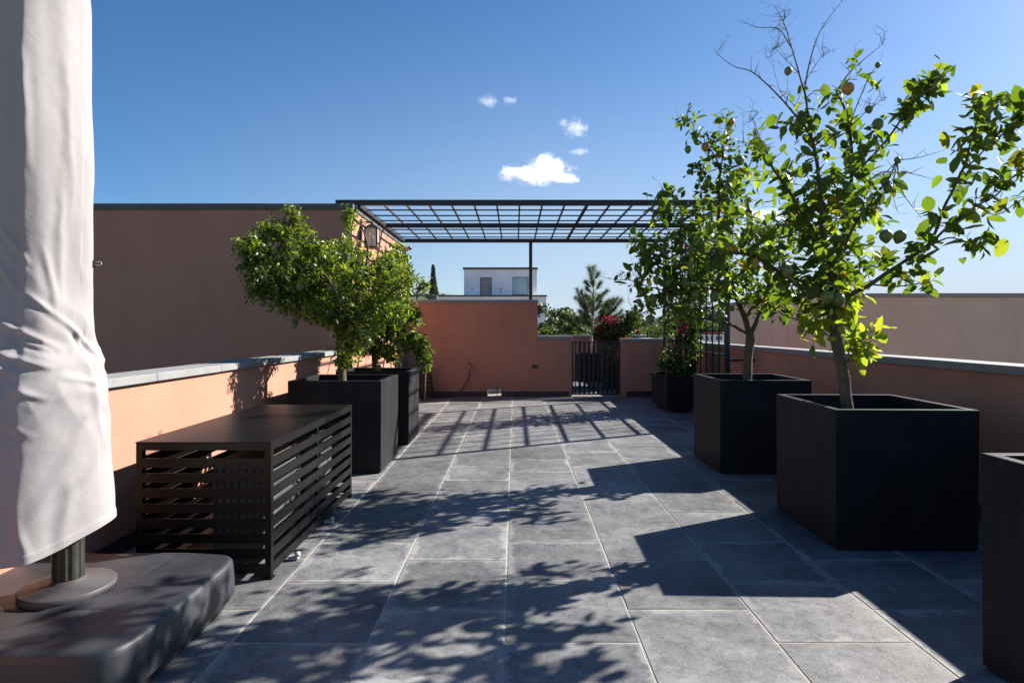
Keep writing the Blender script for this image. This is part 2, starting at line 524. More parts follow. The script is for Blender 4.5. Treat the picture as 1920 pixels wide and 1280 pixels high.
class MB:
    """collects boxes, tubes and sheets in world space; build() links them as one mesh object"""
    def __init__(self):
        self.v, self.f, self.sm = [], [], []

    def add(self, verts, faces, smooth=False):
        k = len(self.v)
        self.v += [tuple(p) for p in verts]
        self.f += [tuple(i + k for i in f) for f in faces]
        self.sm += [smooth] * len(faces)
        return self

    def box(self, x0, x1, y0, y1, z0, z1, ch=0.0):
        if ch <= 0:
            vs = [(x, y, z) for z in (z0, z1) for y in (y0, y1) for x in (x0, x1)]
            return self.add(vs, [(0, 2, 3, 1), (4, 5, 7, 6), (0, 1, 5, 4), (2, 6, 7, 3), (0, 4, 6, 2), (1, 3, 7, 5)])
        bm = bmesh.new()
        bmesh.ops.create_cube(bm, size=1.0)
        for q in bm.verts:
            q.co = Vector(((x0 + x1) / 2 + q.co.x * (x1 - x0), (y0 + y1) / 2 + q.co.y * (y1 - y0), (z0 + z1) / 2 + q.co.z * (z1 - z0)))
        bmesh.ops.bevel(bm, geom=list(bm.edges), offset=ch, segments=1, affect='EDGES', profile=0.5)
        bm.verts.index_update()
        self.add([tuple(q.co) for q in bm.verts], [tuple(q.index for q in f.verts) for f in bm.faces])
        bm.free()
        return self

    def tube(self, pts, radii, sides=8, cap=True, flat=None):
        pts = [Vector(p) for p in pts]
        n = len(pts)
        if isinstance(radii, (int, float)):
            radii = [radii] * n
        rings = []
        up = Vector((0, 0, 1))
        prev = None
        for i, p in enumerate(pts):
            d = (pts[min(i + 1, n - 1)] - pts[max(i - 1, 0)])
            d = d.normalized() if d.length > 1e-9 else Vector((0, 0, 1))
            if prev is None:
                a = d.cross(up)
                if a.length < 0.05:
                    a = d.cross(Vector((1, 0, 0)))
                a.normalize()
            else:
                a = prev - d * prev.dot(d)
                a = a.normalized() if a.length > 1e-6 else d.orthogonal().normalized()
            prev = a
            bvec = d.cross(a)
            rings.append([p + (a * math.cos(t) + bvec * math.sin(t)) * radii[i] for t in [2 * math.pi * k / sides for k in range(sides)]])
        vs = [q for r_ in rings for q in r_]
        fs = []
        for i in range(n - 1):
            for k in range(sides):
                k2 = (k + 1) % sides
                fs.append((i * sides + k, i * sides + k2, (i + 1) * sides + k2, (i + 1) * sides + k))
        if cap:
            fs.append(tuple(range(sides))[::-1])
            fs.append(tuple((n - 1) * sides + k for k in range(sides)))
        return self.add(vs, fs, True)

    def beam(self, a, b, w, h):
        """rectangular bar from a to b, w across, h in the other direction"""
        a, b = Vector(a), Vector(b)
        d = (b - a).normalized()
        up = Vector((0, 0, 1)) if abs(d.z) < 0.9 else Vector((0, 1, 0))
        s = d.cross(up).normalized()
        u = s.cross(d)
        vs = [p + s * (sx * w / 2) + u * (su * h / 2) for p in (a, b) for su in (-1, 1) for sx in (-1, 1)]
        return self.add(vs, [(0, 1, 3, 2), (4, 6, 7, 5), (0, 4, 5, 1), (2, 3, 7, 6), (0, 2, 6, 4), (1, 5, 7, 3)])

    def build(self, name, mat, parent=None, origin=None):
        me = bpy.data.meshes.new(name)
        if parent is not None:
            org = world_loc(parent)
        else:
            org = Vector(origin) if origin is not None else Vector((0, 0, 0))
        sub = org
        me.from_pydata([(p[0] - sub[0], p[1] - sub[1], p[2] - sub[2]) for p in self.v], [], self.f)
        me.polygons.foreach_set('use_smooth', self.sm)
        bm = bmesh.new()
        bm.from_mesh(me)
        bmesh.ops.recalc_face_normals(bm, faces=bm.faces)
        bm.to_mesh(me)
        bm.free()
        me.materials.append(MATS[mat])
        o = bpy.data.objects.new(name, me)
        COL.objects.link(o)
        if parent is not None:
            o.parent = parent
        else:
            o.location = org
        return o


def world_loc(o):
    p = Vector(o.location)
    while o.parent is not None:
        o = o.parent
        p = p + Vector(o.location)
    return p


def inst(name, mesh, parent, loc, rot=None, scale=None):
    """an object that shares mesh data, placed in world space under an unrotated parent"""
    o = bpy.data.objects.new(name, mesh)
    COL.objects.link(o)
    if parent is not None:
        o.parent = parent
        o.location = Vector(loc) - world_loc(parent)
    else:
        o.location = loc
    if rot is not None:
        o.rotation_mode = 'QUATERNION'
        o.rotation_quaternion = rot
    if scale is not None:
        o.scale = scale
    return o


# ------------------------------------------------------------------ ground, far terrain
tag(MB().add([(-6000, -3000, -3.6), (6000, -3000, -3.6), (6000, 9000, -3.6), (-6000, 9000, -3.6)], [(0, 1, 2, 3)]).build('ground', 'dry_ground'), kind='structure')


def hills():
    m = MB()
    nx, ny = 160, 14
    vs, fs = [], []
    for j in range(ny):
        for i in range(nx):
            x = -2600 + 5200 * i / (nx - 1)
            y = 2400 + 1200 * j / (ny - 1)
            prof = max(0.0, math.sin(math.pi * j / (ny - 1))) ** 0.8
            h = 26 + 10 * mnoise.noise(Vector((x * 0.0016, 3.1, 0))) + 5 * mnoise.noise(Vector((x * 0.006, y * 0.004, 7)))
            h += 160 * math.exp(-((x + 400) / 330) ** 2) + 60 * math.exp(-((x + 1150) / 500) ** 2)
            h += 14 * math.exp(-((x - 560) / 120) ** 2)
            vs.append((x, y, -3.8 + h * prof + 6 * prof * mnoise.noise(Vector((x * 0.02, y * 0.01, 1)))))
    for j in range(ny - 1):
        for i in range(nx - 1):
            a = j * nx + i
            fs.append((a, a + 1, a + nx + 1, a + nx))
    m.add(vs, fs, True)
    tag(m.build('hills', 'hill_scrub'), kind='structure')


hills()

# ------------------------------------------------------------------ terrace floor of slate tiles
XL, XR, YB = -2.45, 3.45, 12.13
floor = MB().box(XL - 0.19, XR + 0.19, -3.0, YB + 0.19, -0.30, -0.0028).build('floor', 'grout')
tag(floor, kind='structure')
TW, TD, GAP = 0.61, 0.617, 0.0105
tile_cache = {}


def tile_mesh(w, d):
    key = (round(w, 3), round(d, 3))
    if key not in tile_cache:
        m = MB().box(-w / 2, w / 2, -d / 2, d / 2, -0.03, 0.0, 0.002)
        ob = m.build('tile_source', 'slate_tile')
        tile_cache[key] = ob.data
        bpy.data.objects.remove(ob)
    return tile_cache[key]


cols = [-0.05 + TW * k for k in range(-4, 7)]
cols[0] = XL
edges = cols + [XR]
for ci in range(len(edges) - 1):
    x0, x1 = edges[ci], edges[ci + 1]
    off = 2.62 if ci % 2 == 0 else 2.93
    rows = [off + TD * k for k in range(-5, 18)]
    rows = [y for y in rows if 0.35 < y < YB - 0.05]
    rows = [rows[0] - TD] + rows + [YB]
    for y0, y1 in zip(rows[:-1], rows[1:]):
        w, d = x1 - x0 - GAP, y1 - y0 - GAP
        if w < 0.03 or d < 0.03:
            continue
        o = inst('tile', tile_mesh(w, d), floor, ((x0 + x1) / 2 + random.uniform(-.001, .001), (y0 + y1) / 2, random.uniform(-0.0006, 0.0004)))
        o.rotation_euler = (random.uniform(-.0015, .0015), random.uniform(-.0015, .0015), random.uniform(-.0015, .0015))

rear_floor = MB().box(-3.2, XR + 0.05, YB + 0.192, 16.5, -0.30, -0.01).build('rear_terrace_floor', 'grey_floor_concrete')
tag(rear_floor, kind='structure')


# ------------------------------------------------------------------ walls
def coping_run(parent, axis, a0, a1, c0, c1, z0, z1, length=0.87, mat='coping_stone', name='coping_stone', start=0.0):
    """coping stones laid end to end along Y (axis 'y') or X"""
    a = a0
    first = True
    while a < a1 - 0.02:
        b = min(a + (length - start if first else length), a1)
        if a1 - b < 0.12:
            b = a1
        first = False
        dz = random.uniform(-0.0015, 0.0015)
        m = MB()
        if axis == 'y':
            m.box(c0, c1, a + 0.0015, b - 0.0015, z0 + dz, z1 + dz, 0.004)
        else:
            m.box(a + 0.0015, b - 0.0015, c0, c1, z0 + dz, z1 + dz, 0.004)
        m.build(name, mat, parent)
        a = b


def skirting_run(parent, axis, a0, a1, c0, c1, z1, length=0.61, start=0.0):
    a = a0
    first = True
    while a < a1 - 0.02:
        b = min(a + (length - start if first else length), a1)
        first = False
        m = MB()
        if axis == 'y':
            m.box(c0, c1, a + 0.002, b - 0.002, 0.001, z1, 0.002)
        else:
            m.box(a + 0.002, b - 0.002, c0, c1, 0.001, z1, 0.002)
        m.build('skirting_tile', 'skirting_slate', parent)
        a = b


# left parapet (sunlit)
lp = empty('parapet_wall', (XL, 4, 0), 'sunlit pink parapet wall with pale coping behind the black slatted box', 'wall')
MB().box(XL - 0.20, XL, -3.0, 8.268, -3.6, 1.045).build('wall', 'pink_stucco', lp)
coping_run(lp, 'y', -3.0, 8.266, XL - 0.26, XL + 0.035, 1.045, 1.100)
skirting_run(lp, 'y', -1.0, 8.26, XL, XL + 0.012, 0.105)

# right parapet (shaded side)
rp = empty('parapet_wall', (XR, 4, 0), 'shaded pink parapet wall with grey coping behind the large black planters', 'wall')
MB().box(XR, XR + 0.20, -3.0, 16.5, -3.6, 1.082).build('wall', 'pink_stucco', rp)
coping_run(rp, 'y', -3.0, 16.5, XR - 0.035, XR + 0.25, 1.082, 1.145, start=0.27)
skirting_run(rp, 'y', -1.0, YB - 0.01, XR - 0.012, XR, 0.105)

# big pink building on the left
bld = empty('pink_building', (-6, 10, -3.6), 'tall blank pink building with dark roof trim behind the low wall', 'building')
BX, BY0, BY1, BZ = -2.30, 8.27, 12.34, 3.075
MB().box(-14.0, BX, BY0, BY1, -3.6, BZ).build('wall', 'pink_stucco', bld)
coping_run(bld, 'x', -14.0, BX + 0.02, BY0 - 0.022, BY1 + 0.02, BZ, BZ + 0.085, 1.75, 'roof_trim', 'roof_trim')

# back wall with scupper opening, step and gateway
bw = empty('back_wall', (0, YB, 0), 'stepped terracotta back wall with hose tap and black gate in it', 'wall')
T1, T2, G0, G1 = 0.463, 1.169, 1.175, 2.194
SX0, SX1, SZ = -0.573, -0.290, 0.150
m = MB()
y0, y1 = YB, YB + 0.19
m.box(BX, SX0, y0, y1, -0.3, 1.925)
m.box(SX0, SX1, y0, y1, SZ, 1.925)
m.box(SX1, T1, y0, y1, -0.3, 1.925)
m.box(T1, T2, y0, y1, -0.3, 1.172)
m.build('wall', 'pink_stucco', bw)
MB().box(G1, XR - 0.001, y0, y1, -0.3, 1.132).build('wall', 'pink_stucco', bw)
coping_run(bw, 'x', BX + 0.001, T1 + 0.02, y0 - 0.02, y1 + 0.02, 1.925, 1.998, 0.95)
coping_run(bw, 'x', T1 + 0.021, T2 + 0.01, y0 - 0.02, y1 + 0.02, 1.172, 1.246, 0.95)
coping_run(bw, 'x', G1 - 0.01, XR - 0.037, y0 - 0.02, y1 + 0.02, 1.132, 1.196, 0.95)
skirting_run(bw, 'x', -1.9, SX0 - 0.01, y0 - 0.013, y0, 0.105, start=0.2)
skirting_run(bw, 'x', SX1 + 0.01, T2 - 0.05, y0 - 0.013, y0, 0.105, start=0.36)
skirting_run(bw, 'x', G1 + 0.1, 2.82, y0 - 0.013, y0, 0.105)
# pale frame round the scupper
fr = MB()
fr.box(SX0 - 0.02, SX0 - 0.001, y0 - 0.014, y0, 0.11, 0.215)
fr.box(SX0 - 0.001, SX1 + 0.02, y0 - 0.014, y0, 0.203, 0.215)
fr.build('scupper_frame', 'cream_concrete', bw)
MB().tube([(-0.375, y0 - 0.02, 0.212), (-0.37, y0 - 0.03, 0.1), (-0.372, y0 - 0.02, 0.03)], 0.009, 8).build('drain_rod', 'black_steel', bw)
MB().box(SX0 + 0.002, SX1 - 0.002, y0 + 0.002, y1 + 0.4, -0.009, 0.004).build('scupper_sill', 'cream_concrete', bw)

# wall that closes the rear terrace
rw = empty('rear_parapet', (1, 16.5, 0), 'low pink wall with pale coping closing the far terrace behind the gate', 'wall')
MB().box(-3.2, XR + 0.20, 16.502, 16.70, -3.6, 1.15).build('wall', 'pink_stucco', rw)
coping_run(rw, 'x', -3.2, XR + 0.22, 16.46, 16.74, 1.15, 1.215, 1.2)

# beige neighbour building beyond the right parapet
nb = empty('neighbour_building', (10, 14, -3.6), 'plain beige neighbouring building with grey roof edge beyond the right parapet', 'building')
MB().box(6.55, 26.0, 13.0, 18.0, -3.6, 2.09).build('wall', 'tan_stucco', nb)
coping_run(nb, 'x', 6.52, 26.0, 12.97, 18.03, 2.09, 2.185, 2.3, 'coping_stone', 'roof_trim')

for _w in (lp, rp, bw, rw):
    _w['kind'] = 'thing'

# ------------------------------------------------------------------ gate
gt = empty('metal_gate', (1.68, YB + 0.08, 0), 'low black metal gate of upright flat bars in the back wall', 'gate')
gz0, gz1 = 0.028, 1.135
gy = YB + 0.08
for x in (G0 + 0.012, G1 - 0.03):
    MB().box(x - 0.018, x + 0.018, gy - 0.018, gy + 0.018, gz0, gz1).build('stile', 'black_steel', gt)
for z in (gz0 + 0.014, gz1 - 0.012):
    MB().box(G0 + 0.031, G1 - 0.049, gy - 0.016, gy + 0.016, z - 0.012, z + 0.012).build('rail', 'black_steel', gt)
for k in range(10):
    x = G0 + 0.075 + 0.0955 * k
    w = 0.011 if k == 0 else 0.0255
    MB().box(x - w, x + w, gy - 0.006, gy + 0.006, gz0 + 0.027, gz1 - 0.025).build('bar', 'black_steel', gt)
for z in (0.2, 0.95):
    MB().tube([(G0 + 0.006, gy - 0.025, z - 0.04), (G0 + 0.006, gy - 0.025, z + 0.04)], 0.011, 8).build('hinge', 'black_steel', gt)
MB().tube([(G1 - 0.05, gy - 0.022, 0.72), (G1 - 0.05, gy - 0.05, 0.72), (G1 - 0.13, gy - 0.05, 0.72)], 0.008, 8).build('latch', 'black_steel', gt)

# ------------------------------------------------------------------ pergola with lattice side
PX0, PX1, PY0, PY1, PZ = BX, 3.05, 8.45, 11.95, 3.19
pg = empty('pergola', (0.4, 10.2, 0), 'black steel pergola with open grid roof and lattice side over the far end', 'pergola')


def pbeam(name, a, b, w, h):
    return MB().beam(a, b, w, h).build(name, 'black_steel', pg)


pbeam('roof_beam', (-2.58, PY0, PZ + 0.02), (PX1 + 0.035, PY0, PZ + 0.02), 0.065, 0.075)
pbeam('roof_beam', (PX0 + 0.04, (PY0 + PY1) / 2, PZ), (PX1 - 0.037, (PY0 + PY1) / 2, PZ), 0.05, 0.075)
pbeam('roof_beam', (PX0 + 0.02, PY1, PZ), (PX1 + 0.035, PY1, PZ), 0.065, 0.075)
pbeam('roof_beam', (PX0 + 0.04, PY0 + 0.034, PZ - 0.002), (PX0 + 0.04, PY1 - 0.034, PZ - 0.002), 0.05, 0.07)
pbeam('roof_beam', (PX1, PY0 + 0.034, PZ - 0.002), (PX1, PY1 - 0.034, PZ - 0.002), 0.07, 0.07)
nlong = 15
for k in range(1, nlong + 1):
    x = PX0 + 0.04 + (PX1 - PX0 - 0.04) * k / (nlong + 1)
    pbeam('roof_bar', (x, PY0 + 0.034, PZ + 0.026), (x, PY1 - 0.034, PZ + 0.026), 0.045 if k == 10 else 0.025, 0.025)
for k in (1, 2, 3, 5, 6, 7):
    y = PY0 + (PY1 - PY0) * k / 8
    pbeam('roof_bar', (PX0 + 0.067, y, PZ + 0.004), (PX1 - 0.037, y, PZ + 0.004), 0.02, 0.018)
for (x, y, zb) in ((PX1, PY0, 0.0), (PX1, PY1, 0.0), (0.32, PY1 + 0.22, 2.0)):
    MB().box(x - 0.034, x + 0.034, y - 0.034, y + 0.034, zb + 0.004, PZ - 0.038, 0.003).build('post', 'black_steel', pg)
MB().box(0.286, 0.354, PY1 + 0.034, PY1 + 0.254, PZ - 0.0375, PZ - 0.002).build('post_head', 'black_steel', pg)
for (x, y) in ((PX1, PY0), (PX1, PY1)):
    MB().box(x - 0.07, x + 0.07, y - 0.07, y + 0.07, 0.0, 0.008).build('foot_plate', 'black_steel', pg)
for k in range(9):
    z = 0.30 + 0.357 * k
    if z < PZ - 0.05:
        pbeam('lattice_rail', (PX1 + 0.012, PY0 + 0.034, z), (PX1 + 0.012, PY1 - 0.034, z), 0.03, 0.03)
for k in range(1, 12):
    y = PY0 + (PY1 - PY0) * k / 12
    pbeam('lattice_bar', (PX1 - 0.014, y, 0.29), (PX1 - 0.014, y, PZ - 0.038), 0.02, 0.02)
MB().box(PX1 + 0.034, XR, PY0 - 0.015, PY0 + 0.015, 0.93, 0.96).build('wall_bracket', 'black_steel', pg)


# ------------------------------------------------------------------ planters
def planter(label, x0, x1, y0, y1, h, rz=0.0, group='large black square planters', wall=0.05, soil_drop=0.11, feet=0.012, mat='charcoal_planter', name='planter'):
    cx_, cy_ = (x0 + x1) / 2, (y0 + y1) / 2
    w, d = x1 - x0, y1 - y0
    root = empty(name, (cx_, cy_, 0), label, 'planter', group)
    bm = bmesh.new()
    zs = [feet, h]
    def ring(hw, hd, z):
        return [bm.verts.new((sx * hw, sy * hd, z)) for sx, sy in ((-1, -1), (1, -1), (1, 1), (-1, 1))]
    o0, o1 = ring(w / 2 * 0.99, d / 2 * 0.99, feet), ring(w / 2, d / 2, h)
    i1, i0 = ring(w / 2 - wall, d / 2 - wall, h), ring(w / 2 - wall, d / 2 - wall, h - soil_drop - 0.06)
    for a, b in ((o0, o1), (o1, i1), (i1, i0)):
        for k in range(4):
            bm.faces.new((a[k], a[(k + 1) % 4], b[(k + 1) % 4], b[k]))
    bm.faces.new(o0[::-1])
    bm.faces.new(i0)
    bmesh.ops.bevel(bm, geom=[e for e in bm.edges if e.calc_length() > 0.2 and e.verts[0].co.z > feet + 0.01 or (e.verts[0].co.z - e.verts[1].co.z) ** 2 > 0.05],
                    offset=0.006, segments=2, affect='EDGES', profile=0.6)
    bmesh.ops.recalc_face_normals(bm, faces=bm.faces)
    me = bpy.data.meshes.new('box')
    bm.to_mesh(me)
    bm.free()
    me.materials.append(MATS[mat])
    ob = bpy.data.objects.new('box', me)
    COL.objects.link(ob)
    ob.parent = root
    # soil surface, lumpy
    n = 14
    vs, fs = [], []
    for j in range(n):
        for i in range(n):
            px = -w / 2 + wall + 0.001 + (w - 2 * wall - 0.002) * i / (n - 1)
            py = -d / 2 + wall + 0.001 + (d - 2 * wall - 0.002) * j / (n - 1)
            vs.append((cx_ + px, cy_ + py, h - soil_drop + 0.02 * mnoise.noise(Vector((px * 7 + cx_, py * 7 + cy_, h)))))
    for j in range(n - 1):
        for i in range(n - 1):
            a = j * n + i
            fs.append((a, a + 1, a + n + 1, a + n))
    MB().add(vs, fs, True).build('soil', 'soil', root)
    root.rotation_euler[2] = rz
    return root


planter('black planter cut off by the right picture edge, closest to the camera', 1.935, 2.83, 1.55, 2.44, 0.885)
planter('large black planter holding the tall lemon tree with bare top twigs', 2.03, 2.92, 3.685, 4.58, 0.890, R(-1.5))
planter('black planter of the lemon tree that stands in front of the lattice', 1.97, 2.85, 5.63, 6.49, 0.905, R(-0.5))
planter('black planter with a sunlit grey side, just behind the slatted box', -2.20, -1.295, 5.67, 6.50, 0.895)
planter('second black planter with a sunlit side, nearer to the back wall on the left', -2.16, -1.275, 7.05, 7.78, 0.885)
planter('small black planter with climbing bougainvillea at the foot of the lattice', 2.52, 2.97, 9.75, 10.85, 0.60, group='small black planters', wall=0.03, soil_drop=0.05, feet=0.06)
planter('black planter behind the gate with the young pine', 1.50, 2.05, 14.0, 14.55, 0.81, group='small black planters', wall=0.03, soil_drop=0.06, feet=0.12)
planter('black planter behind the gate with flowering bougainvillea', 2.08, 2.66, 13.55, 14.05, 0.76, group='small black planters', wall=0.03, soil_drop=0.06, feet=0.03)


# ------------------------------------------------------------------ slatted cage over the air-conditioner units
def ac_cage():
    x0, x1, ya, yb, zt = -2.12, -1.365, 3.28, 4.90, 0.767
    root = empty('slatted_cover', ((x0 + x1) / 2, (ya + yb) / 2, 0), 'low black metal box with slatted sides against the sunlit wall', 'cover')
    fw = 0.034
    MB().box(x0 - 0.004, x1 + 0.004, ya - 0.004, yb + 0.004, zt - 0.006, zt, 0.002).build('top', 'cage_steel', root)
    for x in (x0 + fw / 2, x1 - fw / 2):
        for y in (ya + fw / 2, yb - fw / 2):
            MB().box(x - fw / 2, x + fw / 2, y - fw / 2, y + fw / 2, 0.012, zt - 0.0065).build('post', 'cage_steel', root)
            MB().box(x - fw / 2 - 0.006, x + fw / 2 + 0.006, y - fw / 2 - 0.006, y + fw / 2 + 0.006, 0.0005, 0.012).build('foot', 'cage_steel', root)
    pitch, sl = 0.0845, 0.052
    top = zt - 0.0068
    k = 0
    while True:
        z1 = top - k * pitch
        z0 = z1 - (0.040 if k == 0 else sl)
        if k > 0:
            z1 += 0.0
        if z0 < 0.02:
            break
        for y in (ya + 0.004, yb - 0.004):
            MB().box(x0 + fw + 0.0005, x1 - fw - 0.0005, y - 0.004, y + 0.004, z0, z1).build('slat', 'cage_steel', root)
        for x in (x1 - 0.004, x0 + 0.004):
            MB().box(x - 0.004, x + 0.004, ya + fw + 0.0005, yb - fw - 0.0005, z0, z1).build('slat', 'cage_steel', root)
        k += 1
    MB().box(x1 - 0.03, x1 - 0.010, (ya + yb) / 2 - 0.015, (ya + yb) / 2 + 0.015, 0.06, zt - 0.007).build('brace', 'cage_steel', root)
    for y in (3.56, 4.22):
        m = MB().box(x1 - 0.01, x1 + 0.055, y - 0.02, y + 0.02, 0.004, 0.022, 0.005)
        m.tube([(x1 + 0.045, y, 0.02), (x1 + 0.045, y, 0.045)], 0.016, 10)
        m.build('white_clip', 'white_plastic', root)
    # units inside
    for i, (y_, h) in enumerate(((3.52, 0.60), (4.22, 0.58))):
        u = empty('air_conditioner', (-1.66, y_ + 0.3, 0),
                  ['pale condenser unit nearest inside the black slatted box', 'pale condenser unit farther back inside the black slatted box'][i], 'air conditioner', 'condenser units inside the slatted box')
        MB().box(-1.82, -1.50, y_, y_ + 0.58, 0.07, h, 0.012).build('casing', 'unit_white', u)
        for yy in (y_ + 0.08, y_ + 0.5):
            MB().box(-1.80, -1.52, yy - 0.03, yy + 0.03, 0.001, 0.069).build('foot', 'unit_dark', u)
        g = MB()
        for q in range(9):
            z = 0.12 + q * (h - 0.18) / 8
            g.box(-1.499, -1.490, y_ + 0.03, y_ + 0.55, z, z + 0.018)
        for q in range(7):
            xx = -1.80 + q * 0.045
            g.box(xx, xx + 0.012, y_ - 0.009, y_ - 0.0005, 0.11, h - 0.04)
        g.build('grille', 'unit_dark', u)


ac_cage()


# ------------------------------------------------------------------ folded parasol in its cover on a weighted base
def umbrella():
    cx_, cy_ = -1.98, 2.60
    root = empty('patio_umbrella', (cx_, cy_, 0), 'closed patio parasol in a white canvas cover on a dark weighted base', 'umbrella')
    # weighted base: rounded square, sides sloping out to the floor
    n = 240
    hx, hy = 0.53, 0.50
    bcx, bcy = -1.94, 2.58
    def sq(t, a, b, e):
        c, s = math.cos(t), math.sin(t)
        return math.copysign(abs(c) ** e, c) * a, math.copysign(abs(s) ** e, s) * b
    prof = [(0.93, 0.002), (0.935, 0.045), (0.985, 0.052), (1.0, 0.065), (0.998, 0.13), (0.988, 0.200), (0.981, 0.220), (0.965, 0.232), (0.94, 0.236)] + [(0.92 - 0.02 * q, 0.2365 + 0.0003 * q) for q in range(46)]
    vs, fs = [], []
    for (s, z) in prof:
        for k in range(n):
            t = 2 * math.pi * k / n
            e = 0.27
            x, y = sq(t, hx * s, hy * s, e)
            w = 0.006 * mnoise.noise(Vector((x * 5, y * 5, z * 6))) * (1 if z > 0.02 else 0)
            dip = (-0.006 * math.exp(-((x - 0.20) / 0.008) ** 2) - 0.006 * math.exp(-((y + 0.17) / 0.008) ** 2) + 0.008 * mnoise.noise(Vector((x * 2.2, y * 2.2, 3)))) if 0.15 < z else 0
            vs.append((bcx + x * (1 + w), bcy + y * (1 + w), z + w + dip))
    for j in range(len(prof) - 1):
        for k in range(n):
            k2 = (k + 1) % n
            fs.append((j * n + k, j * n + k2, (j + 1) * n + k2, (j + 1) * n + k))
    fs.append(tuple((len(prof) - 1) * n + k for k in range(n)))
    MB().add(vs, fs, True).build('base', 'umbrella_base_slate', root)
    fl = [(0.176, 0.232), (0.180, 0.240), (0.180, 0.266), (0.174, 0.272), (0.145, 0.274), (0.140, 0.280), (0.105, 0.282), (0.100, 0.288), (0.072, 0.290), (0.066, 0.300), (0.058, 0.302)]
    m = MB()
    vs, fs = [], []
    for (r_, z) in fl:
        for k in range(48):
            t = 2 * math.pi * k / 48
            vs.append((cx_ + r_ * math.cos(t), cy_ + r_ * math.sin(t), z))
    for j in range(len(fl) - 1):
        for k in range(48):
            k2 = (k + 1) % 48
            fs.append((j * 48 + k, j * 48 + k2, (j + 1) * 48 + k2, (j + 1) * 48 + k))
    m.add(vs, fs, True).build('flange', 'umbrella_flange', root)
    # ribbed mast
    m = MB()
    vs, fs = [], []
    K = 64
    zz = [0.295, 0.6, 1.2, 2.4, 3.1]
    for z in zz:
        for k in range(K):
            t = 2 * math.pi * k / K
            r_ = 0.056 + (0.004 if (k // 3) % 2 else 0.0)
            vs.append((cx_ + r_ * math.cos(t), cy_ + r_ * math.sin(t), z))
    for j in range(len(zz) - 1):
        for k in range(K):
            k2 = (k + 1) % K
            fs.append((j * K + k, j * K + k2, (j + 1) * K + k2, (j + 1) * K + k))
    m.add(vs, fs, False).build('mast', 'umbrella_mast', root)
    # cover
    K, J = 300, 420
    z_top = 3.25
    vs, fs = [], []
    ctrl = [(0.45, 0.282), (0.62, 0.278), (0.9, 0.266), (1.12, 0.254), (1.24, 0.232), (1.36, 0.200), (1.6, 0.186), (1.9, 0.190), (2.15, 0.196), (2.5, 0.188), (2.8, 0.184), (3.1, 0.16), (3.25, 0.05)]
    def rad(z):
        for (za, ra), (zb, rb) in zip(ctrl[:-1], ctrl[1:]):
            if z <= zb:
                u = max(0, (z - za) / (zb - za))
                u = u * u * (3 - 2 * u)
                return ra + (rb - ra) * u
        return ctrl[-1][1]
    ccx, ccy = cx_ - 0.092, cy_ - 0.06
    creases = [(125, 597, 198, 668, .011, .012), (70, 555, 125, 597, .008, .012), (15, 598, 125, 652, .010, .013), (15, 650, 104, 684, .009, .011), (150, 622, 168, 668, .007, .009), (58, 636, 110, 655, .008, .009),
               (8, 668, 62, 696, .009, .010), (55, 716, 98, 738, .006, .012), (100, 470, 122, 590, .006, .016), (60, 90, 74, 330, .006, .018), (130, 330, 128, 580, .005, .02), (20, 430, 70, 500, .008, .012), (10, 480, 60, 560, .008, .012),
               (120, 700, 185, 720, .006, .012), (30, 760, 80, 800, .005, .014), (140, 120, 150, 420, .004, .022), (5, 200, 45, 260, .006, .014), (0, 300, 40, 340, .006, .012), (165, 690, 178, 800, .005, .016), (60, 900, 78, 1030, .006, .014), (125, 880, 118, 1010, .005, .02)]
    creases = [((a_ - 88) / 430.0, CAMH - (b_ - CY) / 430.0, (c_ - 88) / 430.0, CAMH - (d_ - CY) / 430.0, h_, w_) for a_, b_, c_, d_, h_, w_ in creases]
    def crease(u, z):
        r_ = 0.0
        for (ua, za, ub, zb_, h_, w_) in creases:
            if z > max(za, zb_) + 0.06 or z < min(za, zb_) - 0.06:
                continue
            dx, dz = ub - ua, zb_ - za
            L2 = dx * dx + dz * dz
            q = max(0.0, min(1.0, ((u - ua) * dx + (z - za) * dz) / L2))
            ex, ez = u - ua - q * dx, z - za - q * dz
            side = (ex * dz - ez * dx) / math.sqrt(L2)
            d = math.sqrt(ex * ex + ez * ez)
            taper = math.sin(math.pi * min(1, max(0, 0.08 + 0.84 * q)))
            r_ += h_ * taper * math.exp(-(d / w_) ** 2) - 0.55 * h_ * taper * math.exp(-((d - 1.9 * w_) / (1.3 * w_)) ** 2) * (1 if side > 0 else 0.3)
        return r_
    for j in range(J + 1):
        for k in range(K):
            t = 2 * math.pi * k / K
            c, s = math.cos(t), math.sin(t)
            zb = 0.485 + 0.05 * c + 0.025 * s + 0.012 * math.sin(3 * t + 1)
            u = j / J
            z = zb + (z_top - zb) * u
            r_ = rad(z)
            px, py = c, s
            # soft vertical panels, cross wrinkles below the strap, overlap flap
            fold = 0.010 * math.sin(4 * t + 1.3 * math.sin(z * 1.1)) * (0.4 + 0.6 * min(1, max(0, (2.6 - z) / 2)))
            arc = t * 0.28
            a1 = mnoise.noise(Vector((arc * 5 + z * 4.2, z * 1.3 - arc * 1.6, 2.0)))
            ridge = (1 - abs(a1) * 2.2)
            band = math.exp(-((z - 1.22) / 0.26) ** 2)
            band2 = math.exp(-((z - 1.75) / 0.4) ** 2)
            w1 = 0.017 * max(0, ridge) * band + 0.006 * max(0, ridge) * band2
            a2 = mnoise.noise(Vector((arc * 9 - z * 7.5, z * 3 + arc * 2, 9.0)))
            w2 = 0.006 * (1 - abs(a2) * 2) * (0.06 + band)
            a3 = mnoise.noise(Vector((arc * 22, z * 20, 4.0)))
            w3 = 0.0006 * a3
            big = 0.022 * mnoise.noise(Vector((px * 1.6, py * 1.6, z * 1.2)))
